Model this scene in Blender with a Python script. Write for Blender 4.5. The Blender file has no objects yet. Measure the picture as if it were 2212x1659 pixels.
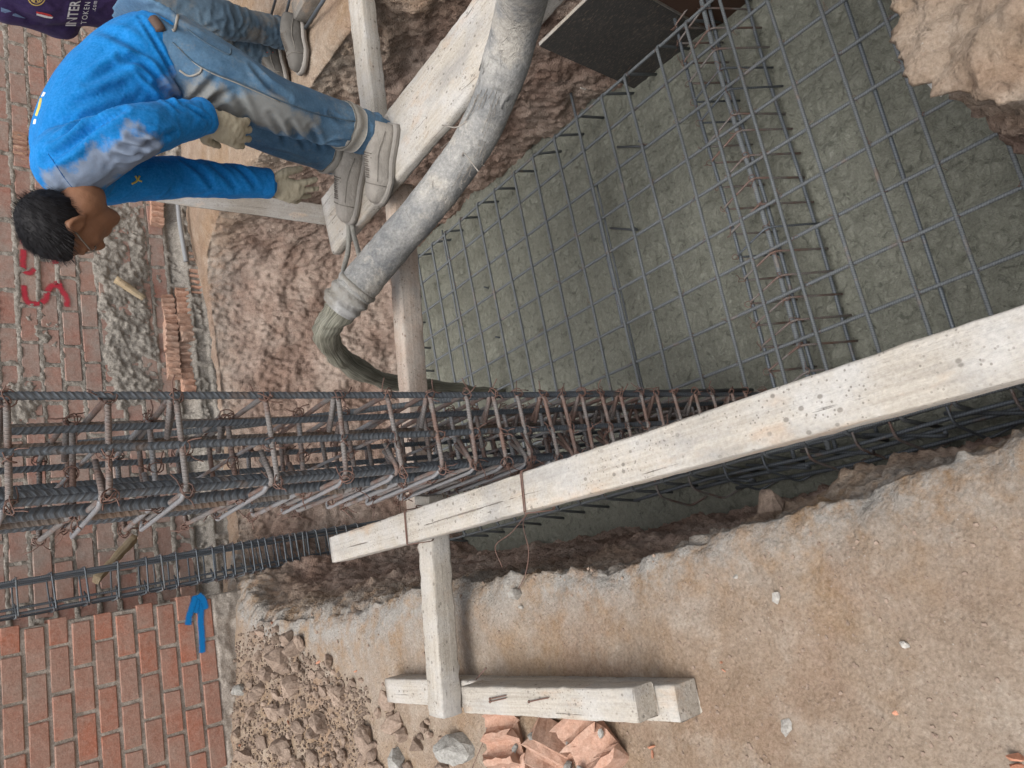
import bpy, bmesh, math, random
import numpy as np
from mathutils import Vector, Matrix, noise
from mathutils.bvhtree import BVHTree

random.seed(7); rng = np.random.default_rng(7)
S = bpy.context.scene
COL = S.collection
D2 = Matrix

# ------------------------------------------------------------------ camera, sky, sun, exposure
PITCH = math.radians(40.0); FPX = 760.0; CAMH = 1.6
cp, sp = math.cos(PITCH), math.sin(PITCH)
cam_d = bpy.data.cameras.new('camera'); cam = bpy.data.objects.new('camera', cam_d); COL.objects.link(cam)
cam_d.sensor_fit = 'HORIZONTAL'; cam_d.sensor_width = 36.0; cam_d.lens = 36.0 * FPX / 1024.0
cam_d.clip_start = 0.05; cam_d.clip_end = 500
# the phone is turned on its side: world up points to the left edge of the picture
X = Vector((0, -sp, -cp)); Y = Vector((1, 0, 0)); Zc = Vector((0, -cp, sp))
m = Matrix((X, Y, Zc)).transposed().to_4x4(); m.translation = (0, 0, CAMH)
cam.matrix_world = m
S.camera = cam
S.render.resolution_x = 1024; S.render.resolution_y = 768

SUN_EL, SUN_AZ = math.radians(70), math.radians(205)      # azimuth from +Y towards +X
w = bpy.data.worlds.new('World'); S.world = w; w.use_nodes = True
wn = w.node_tree.nodes; wl = w.node_tree.links
sky = wn.new('ShaderNodeTexSky'); sky.sky_type = 'NISHITA'; sky.sun_disc = False
sky.sun_elevation = SUN_EL; sky.sun_rotation = SUN_AZ
sky.air_density = 1.0; sky.dust_density = 6.0; sky.ozone_density = 1.0
hs = wn.new('ShaderNodeHueSaturation'); hs.inputs['Saturation'].default_value = 0.35
wl.new(sky.outputs[0], hs.inputs['Color'])
wl.new(hs.outputs[0], wn['Background'].inputs[0]); wn['Background'].inputs[1].default_value = 0.15
sd = bpy.data.lights.new('sun', 'SUN'); sd.energy = 1.2; sd.angle = math.radians(40); sd.color = (1.0, 0.965, 0.92)
so = bpy.data.objects.new('sun', sd); COL.objects.link(so)
sdir = Vector((math.sin(SUN_AZ) * math.cos(SUN_EL), math.cos(SUN_AZ) * math.cos(SUN_EL), math.sin(SUN_EL)))
so.rotation_euler = sdir.to_track_quat('Z', 'Y').to_euler(); so.location = (0, -3, 8)
S.view_settings.view_transform = 'Standard'; S.view_settings.look = 'None'
S.view_settings.exposure = 0.40; S.view_settings.gamma = 1.0; S.view_settings.use_curve_mapping = False

# ------------------------------------------------------------------ measuring helpers
TH = 0.30
E1 = np.array([math.cos(TH), math.sin(TH), 0.0]); E2 = np.array([-math.sin(TH), math.cos(TH), 0.0])
def ew(a, b, z=0.0): return E1 * a + E2 * b + np.array([0, 0, z])
def at(dx, dy, Y=None, Z=None, e2=None, e1=None):
    """world point seen at photo position (dx,dy) (photo scaled to 2212 px) at a known depth / height / wall plane"""
    u = 768 - dy * .46293; v = dx * .46293
    a = (u - 384) / FPX; b = (512 - v) / FPX
    d = np.array([a, cp + b * sp, -sp + b * cp])
    if Y is not None: t = Y / d[1]
    elif Z is not None: t = (Z - CAMH) / d[2]
    elif e2 is not None: t = e2 / float(d @ E2)
    else: t = e1 / float(d @ E1)
    return d * t + np.array([0, 0, CAMH])

# ------------------------------------------------------------------ object helpers
def tag(o, label, cat, group=None):
    o['label'] = label; o['category'] = cat
    if group: o['group'] = group
    return o
def thing(name, label, cat, loc=(0, 0, 0), rotz=0.0, group=None):
    o = bpy.data.objects.new(name, None); COL.objects.link(o)
    o.empty_display_size = 0.1; o.location = Vector([float(q) for q in loc]); o.rotation_euler = (0, 0, rotz)
    return tag(o, label, cat, group)
def wm(o):
    M = Matrix.LocRotScale(o.location, o.rotation_euler if o.rotation_mode != 'QUATERNION' else o.rotation_quaternion, o.scale)
    return wm(o.parent) @ M if o.parent else M
def mesh_data(name, verts, faces, uvs=None, smooth=True):
    me = bpy.data.meshes.new(name)
    verts = np.asarray(verts, dtype=np.float64)
    me.from_pydata([tuple(q) for q in verts.tolist()], [], faces if isinstance(faces, list) else faces.tolist())
    if uvs is not None:
        ul = me.uv_layers.new(name='UVMap')
        li = np.empty(len(me.loops), dtype=np.int32); me.loops.foreach_get('vertex_index', li)
        ul.data.foreach_set('uv', np.asarray(uvs, dtype=np.float32)[li].ravel())
    me.polygons.foreach_set('use_smooth', [smooth] * len(me.polygons))
    me.update()
    return me
def link(name, me, mat, parent=None, loc=None, rot=None):
    o = bpy.data.objects.new(name, me); COL.objects.link(o)
    if mat is not None and not me.materials: me.materials.append(mat)
    if parent is not None: o.parent = parent
    if loc is not None: o.location = Vector([float(q) for q in loc])
    if rot is not None: o.rotation_euler = rot
    return o
def mk(name, verts, faces, mat, parent=None, uvs=None, smooth=True, kind=None):
    """mesh given in world coordinates; under a parent it is stored in that parent's frame"""
    verts = np.asarray(verts, dtype=np.float64)
    if parent is not None:
        M = np.array(wm(parent).inverted()); verts = verts @ M[:3, :3].T + M[:3, 3]
    o = link(name, mesh_data(name, verts, faces, uvs, smooth), mat, parent)
    if kind: o['kind'] = kind
    return o

def catmull(P, n):
    P = np.asarray(P, float); out = []
    m_ = len(P)
    Q = np.vstack([2 * P[0] - P[1], P, 2 * P[-1] - P[-2]])
    for i in range(m_ - 1):
        p0, p1, p2, p3 = Q[i], Q[i + 1], Q[i + 2], Q[i + 3]
        for k in range(n):
            t = k / n
            out.append(.5 * (2 * p1 + (p2 - p0) * t + (2 * p0 - 5 * p1 + 4 * p2 - p3) * t * t + (3 * p1 - p0 - 3 * p2 + p3) * t ** 3))
    out.append(P[-1]); return np.array(out)

def tube(pts, rad, sides=8, cap=True, roundcap=False):
    """swept tube: returns verts, faces, uvs (u = metres along, v = 0..1 round)"""
    P = np.asarray(pts, float); n = len(P)
    r = np.full(n, rad) if np.isscalar(rad) else np.asarray(rad, float)
    if roundcap:
        def ends(p, q, rr):
            d = (p - q) / (np.linalg.norm(p - q) + 1e-9)
            return [(p + d * rr * math.sin(a), rr * math.cos(a)) for a in (math.radians(85), math.radians(55), math.radians(28))]
        a = ends(P[0], P[1], r[0]); b = ends(P[-1], P[-2], r[-1])[::-1]
        P = np.vstack([[q[0] for q in a], P, [q[0] for q in b]]); r = np.concatenate([[q[1] for q in a], r, [q[1] for q in b]]); n = len(P)
    T = np.gradient(P, axis=0); T /= (np.linalg.norm(T, axis=1, keepdims=True) + 1e-12)
    ref = np.array([0, 0, 1.0]) if abs(T[0][2]) < .9 else np.array([1.0, 0, 0])
    N = np.cross(T[0], ref); N /= np.linalg.norm(N)
    Ns = []
    for i in range(n):
        N = N - T[i] * (N @ T[i]); N /= (np.linalg.norm(N) + 1e-12); Ns.append(N.copy())
    Ns = np.array(Ns); Bs = np.cross(T, Ns)
    a = np.linspace(0, 2 * math.pi, sides, endpoint=False)
    V = (P[:, None, :] + r[:, None, None] * (np.cos(a)[None, :, None] * Ns[:, None, :] + np.sin(a)[None, :, None] * Bs[:, None, :])).reshape(-1, 3)
    L = np.concatenate([[0], np.cumsum(np.linalg.norm(np.diff(P, axis=0), axis=1))])
    uv = np.stack([np.repeat(L, sides), np.tile(np.abs(np.linspace(-1, 1, sides, endpoint=False)), n)], 1)
    F = []
    for i in range(n - 1):
        for k in range(sides):
            k2 = (k + 1) % sides
            F.append((i * sides + k, i * sides + k2, (i + 1) * sides + k2, (i + 1) * sides + k))
    if cap:
        F.append(tuple(range(sides))[::-1]); F.append(tuple((n - 1) * sides + k for k in range(sides)))
    return V, F, uv
class MB:
    """collects shapes into one mesh"""
    def __init__(s): s.v = []; s.f = []; s.u = []; s.n = 0
    def add(s, V, F, U=None):
        V = np.asarray(V, float); s.v.append(V); s.f += [tuple(int(i) + s.n for i in q) for q in F]
        s.u.append(np.zeros((len(V), 2)) if U is None else U); s.n += len(V); return s
    def tube(s, *a, **k): V, F, U = tube(*a, **k); return s.add(V, F, U)
    def build(s, name, mat, parent=None, smooth=True, kind=None):
        return mk(name, np.vstack(s.v), s.f, mat, parent, np.vstack(s.u), smooth, kind)
def fbm(p, o=4, lac=2.1):
    return noise.fractal(Vector(p), 1.0, lac, o)

# ------------------------------------------------------------------ materials
class NB:
    def __init__(s, name, rough=.8, metal=0.0, spec=.3):
        s.m = bpy.data.materials.new(name); s.m.use_nodes = True; s.t = s.m.node_tree; s.b = s.t.nodes['Principled BSDF']
        s.b.inputs['Roughness'].default_value = rough; s.b.inputs['Metallic'].default_value = metal
        s.b.inputs['Specular IOR Level'].default_value = spec
        s.tc = s.t.nodes.new('ShaderNodeTexCoord'); s.obj = s.tc.outputs['Object']
    def new(s, k, **p):
        n = s.t.nodes.new(k)
        for a, b in p.items(): setattr(n, a, b)
        return n
    def put(s, sock, v):
        if isinstance(v, bpy.types.NodeSocket): s.t.links.new(v, sock)
        elif isinstance(v, (tuple, list)) and len(v) == 3 and sock.type == 'RGBA': sock.default_value = (*v, 1)
        else: sock.default_value = v
    def scale(s, vec, sc, rot=(0, 0, 0)):
        n = s.new('ShaderNodeMapping'); s.put(n.inputs[0], vec); n.inputs['Scale'].default_value = sc; n.inputs['Rotation'].default_value = rot; return n.outputs[0]
    def noise(s, sc, det=4, ro=.6, vec=None, dist=0):
        n = s.new('ShaderNodeTexNoise'); s.put(n.inputs['Vector'], vec or s.obj); n.inputs['Scale'].default_value = sc
        n.inputs['Detail'].default_value = det; n.inputs['Roughness'].default_value = ro; n.inputs['Distortion'].default_value = dist; return n.outputs[0]
    def voro(s, sc, vec=None, feat='F1', rnd=1.0):
        n = s.new('ShaderNodeTexVoronoi', feature=feat); s.put(n.inputs['Vector'], vec or s.obj); n.inputs['Scale'].default_value = sc
        n.inputs['Randomness'].default_value = rnd; return n.outputs['Distance']
    def ramp(s, f, a, b, lo=0.0, hi=1.0):
        n = s.new('ShaderNodeMapRange'); s.put(n.inputs[0], f); n.inputs[1].default_value = a; n.inputs[2].default_value = b
        n.inputs[3].default_value = lo; n.inputs[4].default_value = hi; return n.outputs[0]
    def mix(s, f, a, b):
        n = s.new('ShaderNodeMix', data_type='RGBA'); s.put(n.inputs[0], f); s.put(n.inputs[6], a); s.put(n.inputs[7], b); return n.outputs[2]
    def math(s, op, a, b=0.0):
        n = s.new('ShaderNodeMath', operation=op); s.put(n.inputs[0], a); s.put(n.inputs[1], b); return n.outputs[0]
    def rand(s): return s.new('ShaderNodeObjectInfo').outputs['Random']
    def attr(s, nm): n = s.new('ShaderNodeAttribute'); n.attribute_name = nm; return n.outputs['Fac']
    def attrc(s, nm): n = s.new('ShaderNodeAttribute'); n.attribute_name = nm; return n.outputs['Color']
    def pos(s): return s.new('ShaderNodeNewGeometry').outputs['Position']
    def sep(s, v): n = s.new('ShaderNodeSeparateXYZ'); s.put(n.inputs[0], v); return n.outputs
    def hsv(s, c, h=.5, sa=1.0, v=1.0):
        n = s.new('ShaderNodeHueSaturation'); s.put(n.inputs['Color'], c)
        for k, q in (('Hue', h), ('Saturation', sa), ('Value', v)): s.put(n.inputs[k], q)
        return n.outputs[0]
    def color(s, c): s.put(s.b.inputs['Base Color'], c); return s
    def rough(s, v): s.put(s.b.inputs['Roughness'], v); return s
    def bump(s, h, dist=.01, st=1.0, prev=None):
        n = s.new('ShaderNodeBump'); s.put(n.inputs['Height'], h); n.inputs['Distance'].default_value = dist; n.inputs['Strength'].default_value = st
        if prev is not None: s.t.links.new(prev, n.inputs['Normal'])
        s.t.links.new(n.outputs[0], s.b.inputs['Normal']); return n.outputs[0]
MAT = {}
def simple(key, c, rough=.8, metal=0.0, var=.25, sc=30, bump=.0015, spec=.3):
    n = NB(key, rough, metal, spec); f = n.noise(sc, 4)
    n.color(n.mix(f, tuple(q * (1 - var) for q in c), tuple(min(1, q * (1 + var)) for q in c)))
    if bump: n.bump(n.noise(sc * 3, 3), bump)
    MAT[key] = n.m; return n.m

def grain(n, c, p, sc=115, lo=.72, hi=1.24):
    """fine light-dark grain of loose mineral surfaces"""
    a = n.ramp(n.noise(sc, 3, .75, p), .32, .68); b = n.ramp(n.noise(sc * .36, 3, .7, p), .34, .66)
    c = n.mix(a, n.hsv(c, .5, 1.05, lo), n.hsv(c, .5, .95, hi))
    return n.mix(b, n.hsv(c, .5, 1.03, .5 + .5 * lo), n.hsv(c, .5, .97, .5 + .5 * hi))
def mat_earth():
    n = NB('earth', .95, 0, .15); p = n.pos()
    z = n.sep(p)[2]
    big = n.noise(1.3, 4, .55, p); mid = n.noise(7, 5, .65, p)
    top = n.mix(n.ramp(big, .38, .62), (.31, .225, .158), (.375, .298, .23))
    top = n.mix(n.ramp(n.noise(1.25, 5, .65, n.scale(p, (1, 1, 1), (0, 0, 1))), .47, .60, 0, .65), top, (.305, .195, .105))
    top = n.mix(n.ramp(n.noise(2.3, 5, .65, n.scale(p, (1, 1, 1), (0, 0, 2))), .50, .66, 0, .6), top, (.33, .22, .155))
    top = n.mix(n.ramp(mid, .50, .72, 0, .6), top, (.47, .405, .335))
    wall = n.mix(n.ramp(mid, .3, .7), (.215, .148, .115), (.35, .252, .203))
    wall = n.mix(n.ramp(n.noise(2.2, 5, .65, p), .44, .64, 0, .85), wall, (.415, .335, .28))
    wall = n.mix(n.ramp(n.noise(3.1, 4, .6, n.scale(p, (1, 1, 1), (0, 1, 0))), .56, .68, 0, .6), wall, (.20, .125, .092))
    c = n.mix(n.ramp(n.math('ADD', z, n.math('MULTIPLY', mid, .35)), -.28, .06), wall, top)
    cem = n.math('MULTIPLY', n.attr('cem'), n.ramp(n.noise(9, 6, .75, p), .38, .56))
    c = n.mix(cem, c, (.355, .335, .305))
    c = grain(n, c, p, 115, .80, 1.17)
    sp = n.math('MULTIPLY', n.ramp(n.voro(70, p), .06, .16, 1, 0), n.ramp(n.noise(11, 2, .5, p), .48, .58))
    c = n.mix(n.math('MULTIPLY', sp, .6), c, n.mix(n.ramp(n.noise(60, 1, .5, p), .4, .6), (.17, .13, .10), (.55, .52, .48)))
    n.color(c)
    h = n.math('ADD', n.math('MULTIPLY', n.noise(30, 8, .8, p), 1.0), n.math('MULTIPLY', n.ramp(n.voro(80, p), 0, .5), .25))
    n.bump(h, .016, .9); MAT['earth'] = n.m
def mat_concrete():
    n = NB('wet_concrete', .5, 0, .5); p = n.pos()
    a = n.noise(3, 4, .6, p); f = n.noise(75, 4, .75, p); l = n.noise(24, 5, .7, p, .8)
    c = n.mix(a, (.152, .160, .131), (.200, .205, .170))
    c = grain(n, c, p, 120, .80, 1.16)
    c = n.mix(n.math('MULTIPLY', n.ramp(l, .37, .43, 1, 0), .75), c, (.07, .075, .06))  # pits tinted dark, painting in the small shadows they would hold
    c = n.mix(n.math('MULTIPLY', n.ramp(n.voro(62, p), .05, .16, 1, 0), .35), c, (.40, .38, .33))
    n.color(c); n.rough(n.ramp(n.noise(6, 3, .6, p), .35, .65, .28, .6))
    h = n.math('ADD', n.math('MULTIPLY', l, 1.4), n.math('MULTIPLY', f, .3)); n.bump(h, .013, 1.0); MAT['concrete'] = n.m
def mat_wood(key, c0, c1, spots=.6, spotc=(.17, .15, .12), smear=(.56, .54, .51)):
    n = NB(key, .85, 0, .2); r = n.rand(); sh = n.new('ShaderNodeVectorMath', operation='ADD'); n.put(sh.inputs[0], n.obj)
    cb_ = n.new('ShaderNodeCombineXYZ'); n.put(cb_.inputs[0], n.math('MULTIPLY', r, 37.0)); n.put(cb_.inputs[1], n.math('MULTIPLY', r, 11.0)); n.t.links.new(cb_.outputs[0], sh.inputs[1]); o = sh.outputs[0]
    gr = n.noise(1.0, 6, .72, n.scale(o, (2.0, 95, 95)), .35); gr2 = n.noise(1.0, 4, .6, n.scale(o, (1.0, 30, 30)), .8)
    c = n.mix(n.ramp(gr, .3, .7), c0, c1); c = n.mix(n.ramp(gr2, .5, .7, 0, .45), c, tuple(q * .80 for q in c0))
    c = n.mix(n.ramp(n.noise(4, 5, .7, o), .45, .62, 0, .85), c, smear)
    c = n.mix(n.ramp(n.noise(2.6, 5, .65, n.scale(o, (1, 2.5, 2.5))), .52, .66, 0, .6), c, (.27, .265, .255))
    c = n.mix(n.ramp(n.noise(3.4, 4, .6, n.scale(o, (1.4, 3, 3), (.4, 0, 0))), .58, .70, 0, .5), c, (.44, .315, .215))
    crack = n.noise(1.6, 3, .5, n.scale(o, (.8, 48, 48)), .4)
    ck = n.math('MULTIPLY', n.ramp(crack, .66, .685), n.ramp(n.noise(3, 2, .5, o), .5, .58))
    c = n.mix(n.math('MULTIPLY', ck, .7), c, (.11, .09, .075))
    sv = n.voro(34, n.scale(o, (.8, 1, 1))); spot = n.math('MULTIPLY', n.ramp(sv, .12, .18, 1, 0), n.ramp(n.noise(5, 2, .5, o), .40, .48))
    sv2 = n.voro(90, o); spot2 = n.math('MULTIPLY', n.ramp(sv2, .14, .22, 1, 0), n.ramp(n.noise(7, 2, .5, o), .42, .52))
    c = n.mix(n.math('MULTIPLY', n.math('MAXIMUM', spot, spot2), spots), c, spotc)
    f = n.noise(120, 3, .7, o); c = n.mix(n.ramp(f, .3, .7), n.hsv(c, .5, 1, .86), n.hsv(c, .5, 1, 1.12))
    c = n.hsv(c, .5, 1.0, n.ramp(r, 0, 1, .93, 1.06)); n.color(c)
    n.bump(n.math('SUBTRACT', n.math('ADD', n.math('MULTIPLY', gr, .6), n.math('MULTIPLY', f, .5)), n.math('MULTIPLY', ck, 1.5)), .004, .9); MAT[key] = n.m
def mat_bar(key, c0, c1, rust, amt, pitch=.010, depth=.0016, rough=.5, metal=.35):
    n = NB(key, rough, metal, .4); uv = n.sep(n.tc.outputs['UV'])
    ph = n.math('ADD', n.math('MULTIPLY', uv[0], 2 * math.pi / pitch), n.math('MULTIPLY', uv[1], 5.0))
    rib = n.ramp(n.math('SINE', ph), .1, .8)
    a = n.noise(9, 4, .65, n.pos()); b = n.noise(60, 3, .6, n.pos())
    c = n.mix(b, c0, c1); c = n.mix(n.math('MULTIPLY', rib, .35), c, tuple(min(1, q * 1.6) for q in c1))
    c = n.mix(n.ramp(a, .62 - amt * .5, .75 - amt * .45), c, n.mix(b, rust, tuple(q * 1.7 for q in rust)))
    n.color(c); n.bump(rib, depth, .9); MAT[key] = n.m
def mat_brick(key, c0, c1, c2, dirt=(.36, .30, .25), damt=.5):
    n = NB(key, .9, 0, .2); r = n.rand(); p = n.pos()
    w_ = n.new('ShaderNodeTexWhiteNoise', noise_dimensions='1D'); n.put(w_.inputs['W'], r)
    c = n.mix(r, c0, c1); c = n.mix(n.ramp(w_.outputs[0], .55, 1.0, 0, .8), c, c2)
    f = n.noise(40, 5, .7, p); c = n.mix(n.ramp(f, .3, .8, 0, .35), c, n.hsv(c, .5, .9, 1.6))
    c = n.mix(n.ramp(n.noise(5, 6, .75, p), .36, .68, 0, damt), c, dirt)
    c = n.mix(n.ramp(n.voro(55, p), .03, .1, .55, 0), c, (.13, .09, .075))
    c = grain(n, c, p, 130, .82, 1.15); n.color(c); n.bump(n.math('ADD', f, n.noise(14, 3, .6, p)), .004, .8); MAT[key] = n.m
def mat_mortar(key, c0, c1, d=.008):
    n = NB(key, .95, 0, .15); p = n.pos(); f = n.noise(45, 5, .75, p)
    c = n.mix(n.noise(5, 4, .6, p), c0, c1); n.color(grain(n, c, p, 110, .68, 1.25))
    n.bump(f, d, 1.0); MAT[key] = n.m
def mat_cloth(key, c0, c1, attr=None, ac=(.33, .31, .28), weave=260, rough=.9, wr=.0):
    n = NB(key, rough, 0, .15); b = n.noise(7, 4, .6); f = n.noise(weave, 2, .6)
    c = n.mix(n.ramp(b, .3, .7), c0, c1); c = n.mix(n.ramp(n.noise(130, 3, .7), .3, .7), n.hsv(c, .5, 1, .86), n.hsv(c, .5, .96, 1.14))
    if attr:
        a = n.attr(attr); c = n.mix(n.math('MULTIPLY', n.ramp(n.math('ADD', a, n.math('MULTIPLY', n.math('SUBTRACT', n.noise(38, 6, .75), .5), 1.3)), .25, .80), .74), c, n.mix(f, tuple(q * .8 for q in ac), ac))
    n.b.inputs['Sheen Weight'].default_value = .04
    n.color(c); h = n.math('ADD', n.math('MULTIPLY', f, .15), n.noise(14, 3, .5, None, .4)); n.bump(h, .0035, .6); MAT[key] = n.m
mat_earth(); mat_concrete()
mat_wood('wood', (.35, .315, .265), (.50, .462, .405), .7, (.15, .135, .115), (.47, .455, .43))
mat_wood('wood_pink', (.42, .325, .26), (.55, .455, .38), .8, (.20, .145, .11), (.55, .50, .44))
mat_wood('wood_grey', (.15, .135, .115), (.22, .20, .175), .5, (.10, .09, .08), (.23, .22, .205))
mat_wood('wood_tan', (.28, .215, .135), (.40, .32, .21), .6, (.12, .09, .06), (.36, .30, .22))
mat_wood('wood_dark', (.16, .09, .05), (.24, .14, .08), .3, (.1, .07, .05), (.22, .15, .1))
mat_bar('bar', (.078, .092, .108), (.120, .136, .152), (.12, .090, .072), .06, .010, .0004)
mat_bar('bar_dusty', (.105, .118, .128), (.155, .170, .180), (.16, .13, .11), .03, .009, .0012, .7, .15)
mat_bar('bar_rust', (.150, .138, .132), (.215, .20, .19), (.135, .090, .074), .36, .008, .0012, .7, .15)
mat_bar('bar_silver', (.20, .20, .205), (.28, .28, .285), (.15, .105, .085), .30, .008, .0012, .6, .25)
mat_bar('bar_brown', (.105, .092, .082), (.155, .135, .12), (.13, .095, .072), .35, .010, .0004, .75, .1)
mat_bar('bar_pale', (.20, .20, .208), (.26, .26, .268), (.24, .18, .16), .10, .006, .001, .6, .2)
mat_bar('wire', (.095, .062, .052), (.135, .088, .075), (.12, .07, .055), .5, .05, .0001, .8, .1)
mat_brick('brick_rear', (.34, .165, .125), (.30, .19, .155), (.36, .235, .185), (.33, .285, .25), .9)
mat_brick('brick_left', (.385, .135, .078), (.32, .155, .11), (.29, .18, .14), (.33, .245, .20), .8)
mat_brick('brick_broken', (.42, .22, .145), (.45, .26, .185), (.40, .26, .19), (.38, .30, .245), .7)
mat_mortar('mortar', (.27, .245, .21), (.38, .35, .31), .014)
mat_mortar('mortar_smooth', (.34, .295, .25), (.42, .375, .325), .007)
simple('plaster', (.55, .53, .50), .95, 0, .15, 20, .004)

# ------------------------------------------------------------------ ground with the excavated footing pit
def build_ground():
    # (lip e1,e2, bottom e1,e2, top height), clockwise from the near left corner
    R = [(.05, .2, .14, .3, 0), (.04, .5, .13, .6, 0), (0, .85, .10, .9, 0), (-.03, 1.2, .10, 1.26, 0), (-.08, 1.58, .08, 1.66, 0),
         (-.06, 1.8, .07, 1.9, 0), (-.03, 2.2, .07, 2.3, 0), (-.03, 2.6, .06, 2.64, 0), (-.05, 3.0, .07, 3.1, 0), (-.06, 3.7, .09, 3.7, 0),
         (-.05, 4.2, .11, 4.1, .0), (.04, 4.55, .17, 4.3, -.02), (.26, 4.88, .25, 4.42, -.10), (.55, 5.15, .5, 4.46, -.24), (1.2, 5.26, 1.2, 4.45, -.27),
         (2.0, 5.26, 1.9, 4.38, -.27), (2.5, 5.12, 2.25, 4.32, -.22), (2.62, 4.6, 2.38, 4.2, -.14), (2.54, 4.0, 2.44, 3.8, -.08), (2.48, 3.3, 2.44, 3.3, -.05),
         (2.48, 2.6, 2.44, 2.6, -.05), (2.46, 2.0, 2.42, 2.1, -.05), (2.48, 1.2, 2.42, 1.2, -.03), (2.45, .7, 2.40, .7, 0), (2.2, .43, 2.15, .5, 0),
         (1.5, .41, 1.5, .47, 0), (.97, .42, .95, .5, .0), (.8, .42, .85, .5, .01), (.685, .345, .74, .4, .01), (.60, .22, .63, .26, 0),
         (.47, .05, .47, .12, 0), (.25, .0, .27, .08, 0), (.10, .05, .16, .15, 0)]
    R = np.array(R, float); Rc = np.vstack([R, R[:1]])
    Cc = catmull(np.vstack([R[-1], Rc, R[1]]), 24)[24:-24]
    seg = np.concatenate([[0], np.cumsum(np.linalg.norm(np.diff(Cc[:, :2], axis=0), axis=1))])
    NS = 1450
    s = np.linspace(0, seg[-1], NS, endpoint=False)
    Q = np.stack([np.interp(s, seg, Cc[:, k]) for k in range(5)], 1)
    tg = np.roll(Q[:, :2], -12, 0) - np.roll(Q[:, :2], 12, 0); tg /= np.linalg.norm(tg, axis=1, keepdims=True)
    nr = np.stack([-tg[:, 1], tg[:, 0]], 1)                       # outward
    G = 130; Wn = 125
    dd = np.concatenate([[60, 20, 8, 4.5], (2.9 * (np.linspace(1, 0, G)) ** 1.5)])
    qq = np.linspace(0, 1, Wn + 1)[1:]
    rows = len(dd) + Wn
    V = np.zeros((rows, NS, 3)); CEM = np.zeros((rows, NS)); NV = np.zeros((rows, NS, 3)); AMP = np.zeros((rows, NS)); DD = np.zeros((rows, NS))
    for r, d in enumerate(dd):
        xy = Q[:, :2] + nr * d
        V[r, :, 0] = xy[:, 0]; V[r, :, 1] = xy[:, 1]; V[r, :, 2] = Q[:, 4] - .03 * math.exp(-d / .03)
        if d > 3: V[r, :, 2] -= .0
        k = math.exp(-d / .05)
        NV[r, :, :2] = -nr * k * .7; NV[r, :, 2] = 1 - .5 * k; DD[r] = d
    for k, q in enumerate(qq):
        r = len(dd) + k
        sh_ = np.clip((V[len(dd) - 1, :, 1] - 2.4) / 1.0, 0, 1) * (V[len(dd) - 1, :, 0] < .3)
        qs = (q * (1 - sh_) + (q ** .30) * sh_)[:, None]
        V[r, :, :2] = Q[:, :2] * (1 - qs) + Q[:, 2:4] * qs
        V[r, :, 2] = (Q[:, 4] - .03) * (1 - q) + (-1.95) * q
        NV[r, :, :2] = -nr; NV[r, :, 2] = .25; DD[r] = -q
    # to world
    W_ = V[..., 0:1] * E1 + V[..., 1:2] * E2; W_[..., 2] = V[..., 2]
    n3 = NV[..., 0:1] * E1 + NV[..., 1:2] * E2; n3[..., 2] = NV[..., 2]
    n3 /= (np.linalg.norm(n3, axis=-1, keepdims=True) + 1e-9)
    fr = noise.fractal; mf = noise.multi_fractal
    Wf = W_.reshape(-1, 3); Df = DD.reshape(-1); disp = np.zeros(len(Wf)); cem = np.zeros(len(Wf)); Vf = V.reshape(-1, 3)
    for i in range(len(Wf)):
        x, y, z = Wf[i]; d = Df[i]
        if d > 3.2: disp[i] = 0; continue
        p = Vector((x, y, z))
        if d > 0:
            lipk = math.exp(-d / .10)
            a = .020 * fr(p * 1.7, 1.0, 2.0, 3) + .007 * fr(p * 9, .9, 2.0, 3)
            a += lipk * (.032 * fr(p * 4.5 + Vector((9, 3, 1)), .75, 2.1, 5))
            e1_, e2_ = Vf[i][0], Vf[i][1]
            if e1_ > .55 and e2_ < .6: a += .045 * (noise.ridged_multi_fractal(p * 4.5, .9, 2.1, 5, 1.0, 2.0) - 1.0) + .034 * (.45 - noise.voronoi(p * 17)[0][0]) + .020 * (.45 - noise.voronoi(p * 40)[0][0]) + .012 * fr(p * 55, .6, 2, 2) + .02
            # loose spoil at the foot of the left wall
            hp = max(0., 1 - ((e2_ - 4.35) / .75) ** 2) * max(0., min(1, (-.30 - e1_) / .6)) if e1_ < -.2 else 0
            if hp > 0: a += hp * (.13 + .05 * fr(p * 7, .8, 2, 4))
            disp[i] = a
            c = lipk + .55 * max(0, 1 - abs(e2_ - 3.2) / 1.6) * max(0, 1 - d / .55)
            cem[i] = min(1, max(0, c * 1.25 * (1 if e1_ < .4 else 0)))
        else:
            k = min(1, -d * 9)
            big = fr(p * 2.6, .9, 2.0, 3); cl = fr(p * 8.5 + Vector((5, 1, 2)), .8, 2.1, 4); vr = noise.cell_vector(p * 9)[0]
            disp[i] = (1 - k) * .032 * fr(p * 4.5 + Vector((9, 3, 1)), .75, 2.1, 5) + k * (.050 * big + .016 * cl + .014 * (.45 - noise.voronoi(p * 9.0 + Vector((cl, big, cl)) * .5)[0][0])) + .020 * (.45 - noise.voronoi(p * 24)[0][0]) + .016 * fr(p * 38, .5, 2.1, 2)
            cem[i] = max(0, 1 + d * 7) * (.9 if Vf[i][0] < .4 else .35) + (.35 * max(0, fr(p * 1.6, 1, 2, 2)) if Vf[i][1] > 4.3 else 0)
    Wf = Wf + n3.reshape(-1, 3) * disp[:, None]
    idx = np.arange(rows * NS).reshape(rows, NS); nx = np.roll(idx, -1, 1)
    F = np.stack([idx[:-1], nx[:-1], nx[1:], idx[1:]], -1).reshape(-1, 4)
    me = bpy.data.meshes.new('ground'); me.vertices.add(len(Wf)); me.vertices.foreach_set('co', Wf.astype(np.float32).ravel())
    me.loops.add(F.size); me.loops.foreach_set('vertex_index', F.astype(np.int32).ravel())
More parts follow.
